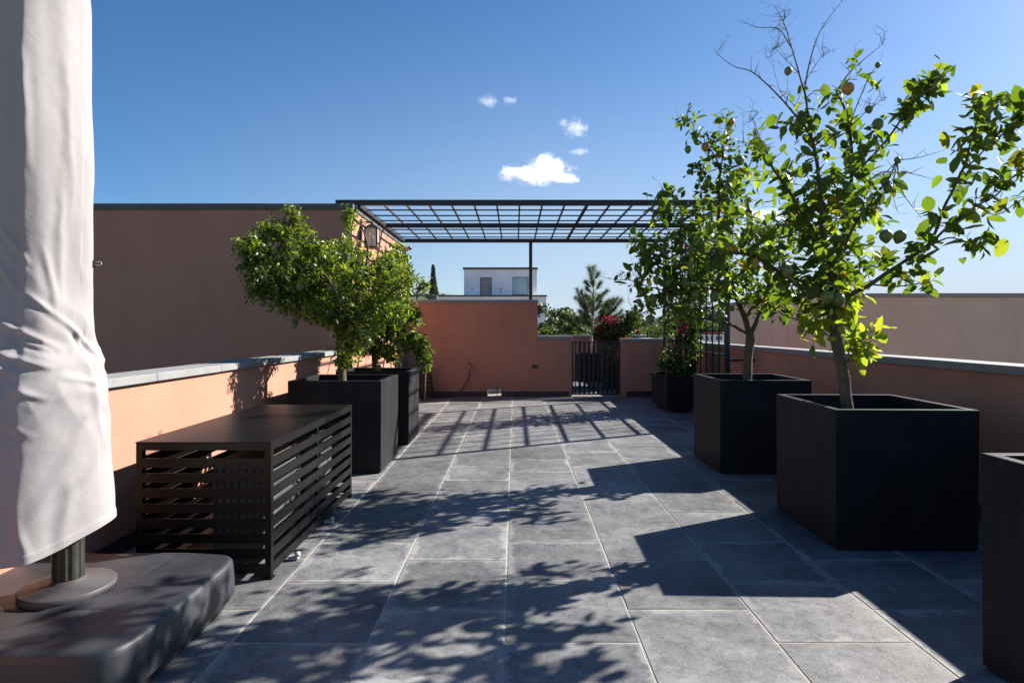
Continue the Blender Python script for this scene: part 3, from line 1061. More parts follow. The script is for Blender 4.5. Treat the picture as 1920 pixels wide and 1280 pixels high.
            ts = (t - R(295)) / R(2.5) + 1.5 * mnoise.noise(Vector((0, z * 5, 0)))   # flap seam
            flap = 0.012 / (1 + math.exp(-max(-30, min(30, ts * 2)))) * (1 / (1 + math.exp(max(-30, min(30, (t - R(345)) / R(6))))))
            uu = ((math.degrees(t) - 310 + 180) % 360 - 180) / 57.3 * 0.23
            rr = r_ + fold + 0.6 * w1 + 0.7 * w2 + w3 + big + flap + (crease(uu + 0.012 * mnoise.noise(Vector((uu * 9, z * 9, 0))), z) if abs(uu) < 0.4 else 0)
            if u < 0.012:
                rr += 0.003
            vs.append((ccx + rr * c, ccy + rr * s, z))
    for j in range(J):
        for k in range(K):
            k2 = (k + 1) % K
            fs.append((j * K + k, j * K + k2, (j + 1) * K + k2, (j + 1) * K + k))
    fs.append(tuple(J * K + k for k in range(K)))
    MB().add(vs, fs, True).build('cover', 'white_canvas', root)
    # binder clip on the cover's edge
    cl = empty('binder_clip', (ccx + 0.24, ccy + 0.03, 1.70), 'small steel binder clip pinching the edge of the white cover', 'clip')
    c0 = P(175, 494, 2.615)
    bx = MB().box(c0.x - 0.012, c0.x + 0.004, c0.y - 0.02, c0.y + 0.02, c0.z - 0.016, c0.z + 0.016, 0.004)
    bx.build('jaw', 'lens_black', cl)
    for sgn in (-1, 1):
        pts = [c0 + Vector((0.003, 0, 0.010 * sgn)), c0 + Vector((0.018, 0, 0.006 * sgn)), c0 + Vector((0.027, 0, 0.009 * sgn)), c0 + Vector((0.034, 0, 0.006 * sgn)), c0 + Vector((0.036, 0, 0.0))]
        MB().tube(pts, 0.0016, 6).build('handle', 'galvanised', cl)


umbrella()


# ------------------------------------------------------------------ fittings on the walls
def lantern():
    root = empty('wall_lantern', (BX, 8.75, 2.9), 'black wall lantern with glass panes hanging from a bracket under the pergola', 'lantern')
    y = 8.72
    MB().box(BX, BX + 0.016, y - 0.045, y + 0.045, 2.72, 3.02, 0.004).build('wall_plate', 'black_steel', root)
    MB().tube([(BX + 0.012, y, 2.975), (BX + 0.09, y, 2.985), (BX + 0.19, y, 2.985)], 0.009, 8).build('arm', 'black_steel', root)
    MB().tube([(BX + 0.012, y, 2.87), (BX + 0.05, y, 2.945), (BX + 0.12, y, 2.975)], 0.006, 8).build('arm_brace', 'black_steel', root)
    lx, z0, z1 = BX + 0.175, 2.60, 2.89
    w = 0.105
    cap = MB()
    cap.add([(lx - w, y - w, z1), (lx + w, y - w, z1), (lx + w, y + w, z1), (lx - w, y + w, z1), (lx - .03, y - .03, z1 + .055), (lx + .03, y - .03, z1 + .055), (lx + .03, y + .03, z1 + .055), (lx - .03, y + .03, z1 + .055)],
            [(0, 1, 5, 4), (1, 2, 6, 5), (2, 3, 7, 6), (3, 0, 4, 7), (4, 5, 6, 7), (3, 2, 1, 0)])
    cap.tube([(lx, y, z1 + 0.05), (lx, y, z1 + 0.10)], 0.014, 8)
    cap.build('cap', 'black_steel', root)
    for sx in (-1, 1):
        for sy in (-1, 1):
            MB().box(lx + sx * 0.085 - 0.010, lx + sx * 0.085 + 0.010, y + sy * 0.085 - 0.010, y + sy * 0.085 + 0.010, z0 + 0.012, z1 - 0.001).build('corner_post', 'black_steel', root)
    MB().box(lx - 0.097, lx + 0.097, y - 0.097, y + 0.097, z0 - 0.012, z0 + 0.0118).build('bottom_frame', 'black_steel', root)
    for (a, b, c, d) in ((-0.074, 0.074, -0.087, -0.084), (-0.074, 0.074, 0.084, 0.087), (-0.087, -0.084, -0.074, 0.074), (0.084, 0.087, -0.074, 0.074)):
        MB().box(lx + a, lx + b, y + c, y + d, z0 + 0.0125, z1 - 0.002).build('pane', 'lantern_glass', root)
    MB().tube([(lx, y, z0 + 0.012), (lx, y, z0 + 0.06), (lx, y, z0 + 0.12), (lx, y, z0 + 0.18), (lx, y, z0 + 0.2)], [0.014, 0.03, 0.034, 0.02, 0.004], 12).build('bulb', 'amber_lamp', root)


lantern()

sc_ = empty('security_camera', (BX, 12.1, 3.1), 'small white bullet camera on the far corner of the pink building', 'camera')
MB().tube([(BX + 0.0, 12.2, 3.03), (BX + 0.03, 12.2, 3.03)], 0.05, 14).build('mount', 'camera_white', sc_)
MB().tube([(BX + 0.025, 12.19, 3.03), (BX + 0.06, 12.14, 3.05), (BX + 0.15, 12.02, 3.05)], [0.02, 0.042, 0.042], 14).build('body', 'camera_white', sc_)
MB().tube([(BX + 0.1505, 12.019, 3.05), (BX + 0.156, 12.012, 3.05)], 0.036, 14).build('lens', 'lens_black', sc_)

tp = empty('hose_tap', (-0.92, YB, 0.65), 'garden tap on the back wall with a dark hose curling to the floor', 'tap')
t0 = P(881, 684, YB)
m = MB().tube([t0 + Vector((0, 0, 0.01)), t0 + Vector((0, -0.05, 0.01))], 0.016, 10)
m.tube([t0 + Vector((-0.03, -0.045, 0.035)), t0 + Vector((0.03, -0.045, 0.035))], 0.008, 8)
m.tube([t0 + Vector((0, -0.045, 0.0)), t0 + Vector((0, -0.045, 0.035))], 0.010, 8)
m.build('valve', 'unit_dark', tp)
MB().tube([t0 + Vector((0, -0.05, 0.012)), t0 + Vector((0, -0.065, -0.02)), t0 + Vector((0, -0.065, -0.09))], [0.014, 0.016, 0.019], 10).build('spout', 'galvanised', tp)
hp = [t0 + Vector((0, -0.065, -0.085))] + [P(x, y, YB - d) for x, y, d in ((881, 700, .07), (878, 712, .08), (872, 722, .09), (864, 733, .12))]
hp += [Vector((-1.15, YB - 0.16, 0.05)), Vector((-1.27, YB - 0.22, 0.014)), Vector((-1.42, YB - 0.24, 0.013)), Vector((-1.58, YB - 0.2, 0.013)), Vector((-1.72, YB - 0.1, 0.013))]
MB().tube(hp, 0.0125, 10).build('hose', 'dark_hose', tp)

so = empty('wall_socket', (0.39, YB, 0.62), 'small dark outdoor socket box on the back wall', 'socket')
s0 = P(1002, 687, YB)
MB().box(s0.x - 0.058, s0.x + 0.058, YB - 0.028, YB, s0.z - 0.034, s0.z + 0.034, 0.005).build('box', 'unit_dark', so)
MB().box(s0.x - 0.05, s0.x + 0.05, YB - 0.034, YB - 0.0282, s0.z - 0.028, s0.z + 0.028, 0.002).build('lid', 'lens_black', so)
MB().box(P(1217, 727, YB).x, P(1217, 727, YB).x + 0.16, YB - 0.09, YB - 0.0005, 0.115, 0.185, 0.008).build('utility_box', 'tan_board', empty('utility_cover', (2.8, YB, 0.1), 'small tan utility cover low on the back wall near the lattice planter', 'cover'))


def folded_chair():
    root = empty('folded_chair', (-1.85, 11.6, 0), 'folded dark chair leaning in the corner by the hose tap', 'chair')
    Y0 = 11.45
    a = [P(797, 750, 11.35), P(798, 715, Y0 - 0.05), P(799, 690, Y0), P(798, 678, Y0 + 0.03), P(795, 675, Y0 + 0.06)]
    a[0].z = 0.012
    MB().tube(a, 0.016, 8).build('leg', 'galvanised', root)
    b = [p + Vector((-0.06, 0.02, 0)) for p in a]
    MB().tube(b, 0.02, 8).build('leg', 'brown_fabric', root)
    c = [P(813, 744, Y0 + 0.3), P(808, 710, Y0 + 0.3), P(803, 684, Y0 + 0.28), P(799, 676, Y0 + 0.2)]
    c[0].z = 0.014
    MB().tube(c, [0.022, 0.024, 0.024, 0.018], 8).build('leg', 'brown_fabric', root)
    d = [p + Vector((-0.42, 0, 0)) for p in c]
    MB().tube(d, [0.022, 0.024, 0.024, 0.018], 8).build('leg', 'brown_fabric', root)
    e = [P(742, 712, Y0 + .2), P(742, 684, Y0 + .2), P(746, 675, Y0 + .2), P(751, 682, Y0 + .2), P(754, 715, Y0 + .2)]
    MB().tube(e, 0.018, 8).build('arm', 'galvanised', root)
    m = MB()
    q = [c[0], c[2]]
    for s in range(6):
        u = 0.2 + s * 0.13
        p0 = c[0].lerp(c[2], u)
        m.box(p0.x - 0.40, p0.x - 0.01, p0.y - 0.008, p0.y + 0.008, p0.z - 0.035, p0.z + 0.035)
    m.build('sling', 'brown_fabric', root)


folded_chair()
bd = P(780, 670, YB)
tag(MB().box(bd.x - 0.30, bd.x + 0.245, YB - 0.05, YB - 0.015, 0.11, 1.02, 0.004).build('leaning_board', 'tan_board'), 'tan board propped on the skirting against the back wall behind the folded chair', 'board')


# ------------------------------------------------------------------ vegetation
def leaf_template(width=0.48, fold=0.22, curl=0.18):
    st = [(0.17, 0.68), (0.48, 1.0), (0.80, 0.66)]
    v = [(0, 0, 0)]
    for t, w in st:
        zc = -curl * t * t
        hw = width / 2 * w
        v += [(t, -hw, zc + fold * hw), (t, 0, zc), (t, hw, zc + fold * hw)]
    v.append((1, 0, -curl))
    f = [(0, 2, 1), (0, 3, 2)]
    for j in range(2):
        a = 1 + j * 3
        f += [(a, a + 1, a + 4, a + 3), (a + 1, a + 2, a + 5, a + 4)]
    f += [(7, 8, 10), (8, 9, 10)]
    return np.array(v, float), f


LEAF_T = [leaf_template(0.56, 0.25, 0.15), leaf_template(0.50, 0.45, 0.30), leaf_template(0.60, 0.10, 0.05), leaf_template(0.50, 0.35, -0.08)]


LEAF_N = [leaf_template(0.40, 0.35, 0.12), leaf_template(0.36, 0.5, 0.25), leaf_template(0.42, 0.2, 0.0), leaf_template(0.38, 0.3, -0.12)]


def card_template():
    return np.array([(0, -0.3, 0), (0.5, -0.5, 0.08), (1, 0, 0), (0.45, 0.5, 0.08)], float), [(0, 1, 2), (0, 2, 3)]


def frames(dirs, ups):
    d = dirs / np.linalg.norm(dirs, axis=1, keepdims=True)
    s = np.cross(ups, d)
    ln = np.linalg.norm(s, axis=1, keepdims=True)
    s = np.where(ln < 1e-4, np.cross(d, np.array([[1.0, 0.2, 0.1]])), s)
    s /= np.linalg.norm(s, axis=1, keepdims=True)
    n = np.cross(d, s)
    return d, s, n


def scatter_mesh(name, pos, dirs, ups, size, templates, mat, parent, kind=None, smooth=True):
    """many leaves as one mesh"""
    pos, dirs, ups, size = map(np.asarray, (pos, dirs, ups, size))
    d, s, n = frames(dirs, ups)
    org = np.array(world_loc(parent)) if parent is not None else np.zeros(3)
    which = RNG.integers(0, len(templates), len(pos))
    V, LV, LS = [], [], []
    base = 0
    for ti, (tv, tf) in enumerate(templates):
        ix = np.where(which == ti)[0]
        if not len(ix):
            continue
        w = (pos[ix, None, :] + size[ix, None, None] * (tv[None, :, 0:1] * d[ix, None, :] + tv[None, :, 1:2] * s[ix, None, :] + tv[None, :, 2:3] * n[ix, None, :])) - org
        V.append(w.reshape(-1, 3))
        nv = len(tv)
        offs = base + np.arange(len(ix)) * nv
        for f in tf:
            fa = offs[:, None] + np.array(f)[None, :]
            LV.append(fa.reshape(-1))
            LS.append(np.full(len(ix), len(f)))
        base += len(ix) * nv
    V = np.concatenate(V)
    LV = np.concatenate(LV)
    LS = np.concatenate(LS)
    me = bpy.data.meshes.new(name)
    me.vertices.add(len(V))
    me.vertices.foreach_set('co', V.astype(np.float32).ravel())
    me.loops.add(len(LV))
    me.loops.foreach_set('vertex_index', LV.astype(np.int32))
    me.polygons.add(len(LS))
    st = np.concatenate([[0], np.cumsum(LS)[:-1]])
    me.polygons.foreach_set('loop_start', st.astype(np.int32))
    me.polygons.foreach_set('loop_total', LS.astype(np.int32))
    if smooth:
        me.polygons.foreach_set('use_smooth', np.ones(len(LS), bool))
    me.update()
    me.validate()
    me.materials.append(MATS[mat])
    o = bpy.data.objects.new(name, me)
    COL.objects.link(o)
    if parent is not None:
        o.parent = parent
    if kind:
        o['kind'] = kind
    return o


leaf_meshes = {}


def leaf_mesh(ti, mat, bank=None):
    if bank is LEAF_N:
        ti += 10
    if (ti, mat) not in leaf_meshes:
        v, f = (LEAF_N if ti >= 10 else LEAF_T)[ti % 10]
        me = bpy.data.meshes.new('leaf')
        me.from_pydata([tuple(p) for p in v], [], f)
        me.polygons.foreach_set('use_smooth', [True] * len(me.polygons))
        me.materials.append(MATS[mat])
        leaf_meshes[(ti, mat)] = me
    return leaf_meshes[(ti, mat)]


fruit_meshes = {}


def fruit_mesh(mat):
    if mat not in fruit_meshes:
        bm = bmesh.new()
        bmesh.ops.create_uvsphere(bm, u_segments=14, v_segments=10, radius=1.0)
        for v in bm.verts:
            z = v.co.z
            if z < -0.85:
                v.co.z -= (-(z + 0.85)) * 1.6
            v.co.z *= 1.08
        me = bpy.data.meshes.new('fruit')
        bm.to_mesh(me)
        bm.free()
        me.polygons.foreach_set('use_smooth', [True] * len(me.polygons))
        me.materials.append(MATS[mat])
        fruit_meshes[mat] = me
    return fruit_meshes[mat]


def catmull(pts, sub=6):
    pts = [Vector(p) for p in pts]
    if len(pts) < 3:
        return [pts[0].lerp(pts[-1], i / sub) for i in range(sub + 1)]
    out = []
    for i in range(len(pts) - 1):
        p0 = pts[max(i - 1, 0)]
        p1, p2 = pts[i], pts[i + 1]
        p3 = pts[min(i + 2, len(pts) - 1)]
        for k in range(sub):
            t = k / sub
            out.append(0.5 * ((2 * p1) + (p2 - p0) * t + (2 * p0 - 5 * p1 + 4 * p2 - p3) * t * t + (3 * p1 - p0 - 3 * p2 + p3) * t ** 3))
    out.append(pts[-1])
    return out


def rand_dir():
    v = RNG.normal(size=3)
    return v / np.linalg.norm(v)


def grow_tree(root, limbs, clusters, twig_r=0.004, leaf=(0.10, 0.14), per=(5, 9), leaf_mat_name='lemon_leaf', n_objects=300,
              young=0.0, fruits=(), trunk_mat='bark_grey', twig_mat='bark_twig', bare=(), max_twig=0.7, spread=0.9, droop=0.25, young_pts=(), avoid=(), bank=None, big_right=None):
    """limbs: (points, r0, r1); clusters: end points of leafy twigs; each twig starts at the nearest wood"""
    bank = bank or LEAF_T
    seg_p, seg_r = [], []
    tr, br = MB(), MB()
    for i, (pts, r0, r1) in enumerate(limbs):
        c = catmull(pts, 7)
        n = len(c)
        c = [p + Vector((mnoise.noise(p * 6.0), mnoise.noise(p * 6.0 + Vector((9, 0, 0))), mnoise.noise(p * 6.0 + Vector((0, 9, 0))))) * (0.012 if 0 < k < n - 1 else 0) for k, p in enumerate(c)]
        rr = [r0 + (r1 - r0) * (k / (n - 1)) for k in range(n)]
        rr = [r_ * (1 + 0.10 * mnoise.noise(p * 14)) for r_, p in zip(rr, c)]
        (tr if i == 0 else br).tube(c, rr, 12 if r0 > 0.03 else 7)
        seg_p += [np.array(p) for p in c]
        seg_r += rr
    tr.build('trunk', trunk_mat, root)
    SP = np.array(seg_p)
    SR = np.array(seg_r)
    clusters = np.array(clusters)
    for (xa, ya, xb, yb) in avoid:
        qx = CX + clusters[:, 0] * F_PX / clusters[:, 1]
        qy = CY - (clusters[:, 2] - CAMH) * F_PX / clusters[:, 1]
        clusters = clusters[~((qx > xa) & (qx < xb) & (qy > ya) & (qy < yb))]
    dmin = np.array([np.min(np.linalg.norm(SP - c, axis=1)) for c in clusters])
    order = np.argsort(dmin)
    tw = MB()
    lp_, ld_, lu_, ls_ = [], [], [], []
    for ci in order:
        c = clusters[ci]
        dist = np.linalg.norm(SP - c, axis=1)
        # prefer wood that lies lower / inside so that twigs run outward
        k = int(np.argmin(dist + 0.15 * np.maximum(0, SP[:, 2] - c[2])))
        a = SP[k]
        L = dist[k]
        if L > max_twig or L < 0.02:
            if L > max_twig:
                continue
        mid = (a + c) / 2 + RNG.normal(size=3) * 0.12 * L + np.array([0, 0, 0.10 * L])
        path = catmull([Vector(a), Vector(mid), Vector(c)], 3)
        r0 = min(SR[k] * 0.7, twig_r * (1 + L * 1.5))
        rr = [r0 + (twig_r * 0.35 - r0) * q / (len(path) - 1) for q in range(len(path))]
        tw.tube(path, rr, 5, cap=False)
        pp = np.array([list(p) for p in path])
        SP = np.concatenate([SP, pp[1:]])
        SR = np.concatenate([SR, rr[1:]])
        nl = int(RNG.integers(per[0], per[1] + 1))
        tdir = pp[-1] - pp[-3]
        tdir = tdir / (np.linalg.norm(tdir) + 1e-9)
        ph = RNG.uniform(0, 6.28)
        Lw = min(max(L, 0.17), 0.30)
        for q in range(nl):
            u = q / max(1, nl - 1)
            base = c - tdir * Lw * (1 - u) * 0.85
            ph += 2.4
            ax = np.cross(tdir, np.array([0.3, 0.1, 1.0]))
            ax /= np.linalg.norm(ax) + 1e-9
            ay = np.cross(tdir, ax)
            side = ax * math.cos(ph) + ay * math.sin(ph)
            opening = spread * (1 - 0.45 * u)
            d = tdir * (1 - opening * 0.6) + side * opening + RNG.normal(size=3) * 0.18
            d[2] -= droop * RNG.uniform(0.2, 1.0)
            up = np.array([0, 0, 1.0]) + RNG.normal(size=3) * 0.45
            lp_.append(base)
            ld_.append(d)
            lu_.append(up)
            ls_.append(RNG.uniform(*leaf) * (0.65 + 0.35 * math.sin(math.pi * min(1, u + 0.25))))
    for pts, r0 in bare:
        c = catmull(pts, 5)
        rr = [r0 * (1 - 0.75 * k / (len(c) - 1)) for k in range(len(c))]
        tw.tube(c, rr, 5)
        for k in range(1, len(c)):
            if RNG.uniform() < 0.55:
                e = np.array(c[k]) + (rand_dir() + np.array([0, 0, 0.5])) * RNG.uniform(0.02, 0.09)
                tw.tube([c[k], Vector(e)], [rr[k] * 0.7, 0.001], 4)
    br.build('branch', trunk_mat if trunk_mat != 'bark_grey' else twig_mat, root)
    t_ob = tw.build('twigs', twig_mat, root)
    t_ob['kind'] = 'stuff'
    lp_, ld_, lu_, ls_ = map(np.array, (lp_, ld_, lu_, ls_))
    if big_right:
        qx = CX + lp_[:, 0] * F_PX / lp_[:, 1]
        ls_ = ls_ * np.where(qx > big_right, 1.06, 1.0)
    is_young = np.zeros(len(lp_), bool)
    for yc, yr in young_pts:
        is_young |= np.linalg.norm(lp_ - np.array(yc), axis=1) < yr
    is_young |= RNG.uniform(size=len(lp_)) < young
    # the leaves that show largest become objects of their own
    camp = np.array([0, 0, CAMH])
    score = ls_ / np.linalg.norm(lp_ - camp, axis=1) * RNG.uniform(0.85, 1.15, len(lp_))
    px = CX + lp_[:, 0] * F_PX / lp_[:, 1]
    score[(px > 1915) | (px < 5)] = 0
    big = np.argsort(-score)[:n_objects]
    mask = np.zeros(len(lp_), bool)
    mask[big] = True
    d, s, n = frames(ld_, lu_)
    for i in big:
        M = Matrix((d[i], s[i], n[i])).transposed()
        inst('leaf', leaf_mesh(int(RNG.integers(0, 4)), 'young_leaf' if is_young[i] else leaf_mat_name, bank), root, Vector(lp_[i]), M.to_quaternion(), (ls_[i],) * 3)
    rest = ~mask
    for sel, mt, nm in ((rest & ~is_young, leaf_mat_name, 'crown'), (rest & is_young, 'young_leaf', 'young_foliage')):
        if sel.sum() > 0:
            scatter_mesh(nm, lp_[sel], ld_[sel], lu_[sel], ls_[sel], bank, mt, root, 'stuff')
    for (p, r_, mt) in fruits:
        q = Vector((RNG.normal() * 0.2, RNG.normal() * 0.2, 1)).to_track_quat('Z', 'Y')
        inst('fruit', fruit_mesh(mt), root, p, q, (r_,) * 3)
    return len(lp_)


def along(pts, n, off, t0=0.0, t1=1.0):
    """n random points round a polyline"""
    c = catmull(pts, 8)
    out = []
    for _ in range(n):
        u = (t0 + (t1 - t0) * RNG.uniform()) * (len(c) - 1)
        i = min(int(u), len(c) - 2)
        p = c[i].lerp(c[i + 1], u - i)
        out.append(np.array(p) + rand_dir() * off * (0.5 + 0.5 * RNG.uniform()) + np.array([0, 0, off * 0.25]))
    return out


def pix(pts, Y):
    return [P(x, y, Y + d) for x, y, d in pts]


def blob(center, radii, n, shell=0.55):
    out = []
    while len(out) < n:
        v = RNG.uniform(-1, 1, 3)
        r_ = np.linalg.norm(v)
        if r_ > 1 or (r_ < shell and RNG.uniform() < 0.55):
            continue
        out.append(np.array(center) + v * np.array(radii))
    return out


def lemon_tree_near():
    Y = 4.15
    root = empty('lemon_tree', P(1592, 760, Y) * 1.0, 'tallest lemon tree, with bare twigs on top and large leaves against the sky', 'tree')
    T = pix([(1597, 806, 0), (1590, 766, 0), (1580, 700, 0), (1566, 630, 0), (1560, 565, 0)], Y)
    A = pix([(1560, 565, 0), (1535, 545, -.05), (1500, 535, -.12), (1462, 510, -.2), (1420, 483, -.28), (1365, 474, -.34), (1312, 479, -.38)], Y)
    B = pix([(1560, 570, 0), (1562, 520, .06), (1552, 478, .1), (1527, 435, .15), (1502, 400, .2), (1482, 362, .22), (1457, 325, .25), (1436, 282, .25)], Y)
    C = pix([(1553, 480, .1), (1540, 430, .06), (1538, 362, 0), (1530, 300, -.04), (1520, 262, -.06), (1497, 222, -.08), (1474, 195, -.1)], Y)
    C2 = pix([(1520, 262, -.06), (1513, 205, -.1), (1505, 160, -.12), (1490, 112, -.14), (1478, 66, -.15)], Y)
    D = pix([(1562, 530, .06), (1575, 470, .14), (1588, 420, .2), (1596, 362, .22), (1597, 312, .22), (1592, 236, .2), (1580, 199, .2), (1568, 172, .2)], Y)
    E = pix([(1560, 560, 0), (1556, 510, -.1), (1580, 472, -.16), (1602, 425, -.2), (1635, 377, -.22), (1668, 332, -.22), (1682, 300, -.2)], Y)
    F = pix([(1566, 580, 0), (1592, 556, -.08), (1632, 532, -.16), (1670, 507, -.22), (1707, 482, -.26), (1742, 452, -.3), (1775, 378, -.34), (1800, 332, -.36), (1812, 298, -.36)], Y)
    F1 = pix([(1812, 298, -.36), (1822, 262, -.36), (1836, 215, -.36), (1844, 180, -.36)], Y)
    F2 = pix([(1742, 455, -.3), (1787, 417, -.28), (1832, 382, -.25), (1866, 366, -.22), (1895, 335, -.2), (1922, 314, -.2)], Y)
    F3 = pix([(1735, 462, -.3), (1780, 446, -.33), (1826, 458, -.36), (1850, 460, -.36)], Y)
    F4 = pix([(1806, 318, -.36), (1836, 292, -.3), (1875, 250, -.28), (1900, 232, -.28), (1925, 200, -.28)], Y)
    G = pix([(1597, 322, .22), (1627, 300, .2), (1668, 255, .16), (1700, 207, .14), (1732, 177, .12), (1764, 148, .12)], Y)
    F5 = pix([(1632, 532, -.16), (1680, 538, -.2), (1720, 532, -.22), (1742, 534, -.22)], Y)
    F6 = pix([(1830, 384, -.25), (1870, 402, -.25), (1905, 380, -.25), (1930, 370, -.25)], Y)
    S = pix([(1578, 690, 0), (1594, 672, .06), (1612, 650, .1), (1622, 630, .12)], Y)
    S2 = pix([(1568, 640, 0), (1545, 622, -.06), (1528, 602, -.1)], Y)
    H = pix([(1560, 560, 0), (1590, 540, .25), (1625, 515, .45), (1640, 470, .6)], Y)
    I = pix([(1545, 470, .1), (1515, 440, .35), (1490, 430, .55), (1465, 410, .7)], Y)
    limbs = [(T, 0.041, 0.034), (A, 0.0208, 0.007), (B, 0.0240, 0.007), (C, 0.0176, 0.006), (C2, 0.009, 0.003), (D, 0.0208, 0.006), (E, 0.0144, 0.004), (F, 0.0168, 0.006), (F1, 0.006, 0.003),
             (F2, 0.009, 0.003), (F3, 0.006, 0.002), (F4, 0.006, 0.002), (G, 0.010, 0.003), (F5, 0.006, 0.002), (F6, 0.004, 0.002), (S, 0.008, 0.003), (S2, 0.006, 0.003), (H, 0.0096, 0.004), (I, 0.0096, 0.004)]
    cl = []
    cl += along(A, 48, 0.200, 0.18, 1.0)
    cl += along(B, 42, 0.216, 0.2, 0.92)
    cl += along(C, 26, 0.216, 0.1, 0.72)
    cl += along(D, 42, 0.231, 0.15, 0.72)
    cl += along(E, 26, 0.200, 0.1, 0.75)
    cl += along(F, 25, 0.132, 0.25, 1.0)
    cl += along(F1, 20, 0.104, 0.15, 1.0)
    cl += along(F2, 20, 0.104, 0.25, 1.0)
    cl += along(F3, 8, 0.073, 0.4, 1.0)
    cl += along(F4, 20, 0.104, 0.3, 1.0)
    cl += along(G, 31, 0.118, 0.35, 1.0)
    cl += along(F5, 8, 0.089, 0.2, 1.0)
    cl += along(F6, 5, 0.073, 0.3, 1.0)
    cl += along(S, 24, 0.155, 0.45, 1.0)
    cl += along(S2, 16, 0.155, 0.3, 1.0)
    cl += along(H, 20, 0.216, 0.2, 1.0)
    cl += along(I, 23, 0.231, 0.2, 1.0)
    cl += along(pix([(1500, 560, 0), (1620, 575, 0)], Y), 32, 0.17)
    cl += along(pix([(1540, 610, 0), (1600, 600, 0)], Y), 6, 0.08)
    cl += blob(P(1520, 470, Y + .1), (0.36, 0.38, 0.38), 28)
    cl += blob(P(1580, 400, Y + .1), (0.32, 0.34, 0.46), 22)
    cl += blob(P(1600, 300, Y + .1), (0.28, 0.26, 0.28), 18)
    cl += along(C, 7, 0.12, 0.7, 1.0) + along(C2, 4, 0.10, 0.0, 0.4) + along(D, 8, 0.11, 0.7, 1.0)
    cl += [P(1590, 118, Y), P(1602, 112, Y + .1), P(1632, 150, Y + .1), P(1640, 160, Y), P(1462, 240, Y), P(1466, 248, Y)]
    b = []
    for pts, r0 in (([(1474, 195, -.1), (1440, 160, -.1), (1408, 134, -.1), (1375, 124, -.1), (1343, 100, -.1)], .006),
                    ([(1478, 66, -.15), (1468, 40, -.15), (1452, 12, -.15)], .004), ([(1484, 90, -.15), (1460, 55, -.12), (1425, 52, -.1), (1395, 42, -.1)], .004),
                    ([(1508, 170, -.1), (1520, 110, -.05), (1540, 55, 0), (1578, 4, 0)], .006), ([(1568, 172, .2), (1590, 140, .2), (1615, 116, .2), (1654, 84, .2)], .006),
                    ([(1500, 140, -.1), (1472, 110, -.1), (1452, 90, -.1)], .003), ([(1592, 236, .2), (1610, 190, .15), (1632, 140, .1), (1648, 122, .1)], .005),
                    ([(1520, 262, 0), (1490, 200, .1), (1462, 170, .1), (1446, 105, .1)], .004), ([(1592, 240, .2), (1630, 205, .1), (1662, 182, .1)], .004),
                    ([(1436, 282, .25), (1424, 258, .2), (1412, 222, .2)], .004), ([(1505, 160, -.1), (1545, 100, 0), (1556, 98, 0)], .003),
                    ([(1682, 300, -.2), (1688, 350, -.2), (1705, 380, -.2), (1728, 408, -.2)], .005), ([(1682, 300, -.2), (1674, 360, -.22), (1684, 400, -.22)], .004),
                    ([(1682, 300, -.2), (1720, 296, -.2), (1770, 282, -.2)], .004), ([(1690, 322, -.2), (1720, 328, -.2), (1756, 338, -.2)], .004),
                    ([(1650, 350, -.22), (1640, 400, -.25), (1600, 440, -.25)], .003), ([(1680, 305, -.2), (1650, 330, -.1), (1600, 345, 0)], .004)):
        b.append((pix(pts, Y), r0))
    for _ in range(26):
        q = b[int(RNG.integers(0, 11))][0]
        c = q[int(RNG.integers(1, len(q)))]
        b.append(([c, c + Vector(rand_dir() * 0.06) + Vector((0, 0, .03)), c + Vector(rand_dir() * 0.10) + Vector((0, 0, .07))], 0.0025))
    fr = [(P(1590, 166, Y + .1), 0.042, 'yellow_fruit'), (P(1478, 133, Y - .1), 0.0264, 'green_fruit'), (P(1646, 232, Y - .1), 0.0352, 'green_fruit'),
          (P(1661, 442, Y - .3), 0.0396, 'green_fruit'), (P(1687, 443, Y - .28), 0.0396, 'green_fruit'), (P(1629, 205, Y), 0.0264, 'green_fruit'), (P(1660, 341, Y - .2), 0.0290, 'green_fruit'), (P(1665, 353, Y - .22), 0.0290, 'green_fruit'),
          (P(1550, 556, Y - .25), 0.0405, 'green_fruit'), (P(1572, 560, Y - .22), 0.0405, 'green_fruit'), (P(1476, 507, Y - .3), 0.0370, 'green_fruit'), (P(1525, 490, Y), 0.04, 'green_fruit'), (P(1500, 245, Y), 0.0308, 'green_fruit'),
          (P(1646, 122, Y + .1), 0.0194, 'green_fruit'), (P(1683, 300, Y - .22), 0.0211, 'green_fruit')]
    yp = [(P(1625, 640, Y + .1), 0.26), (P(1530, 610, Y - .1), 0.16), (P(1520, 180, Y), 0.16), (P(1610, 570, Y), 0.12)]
    return grow_tree(root, limbs, cl, 0.0038, (0.070, 0.155), (2, 5), 'lemon_leaf', 300, 0.05, fr, bare=b, max_twig=0.5, spread=0.95, droop=0.2, young_pts=yp, big_right=1680)


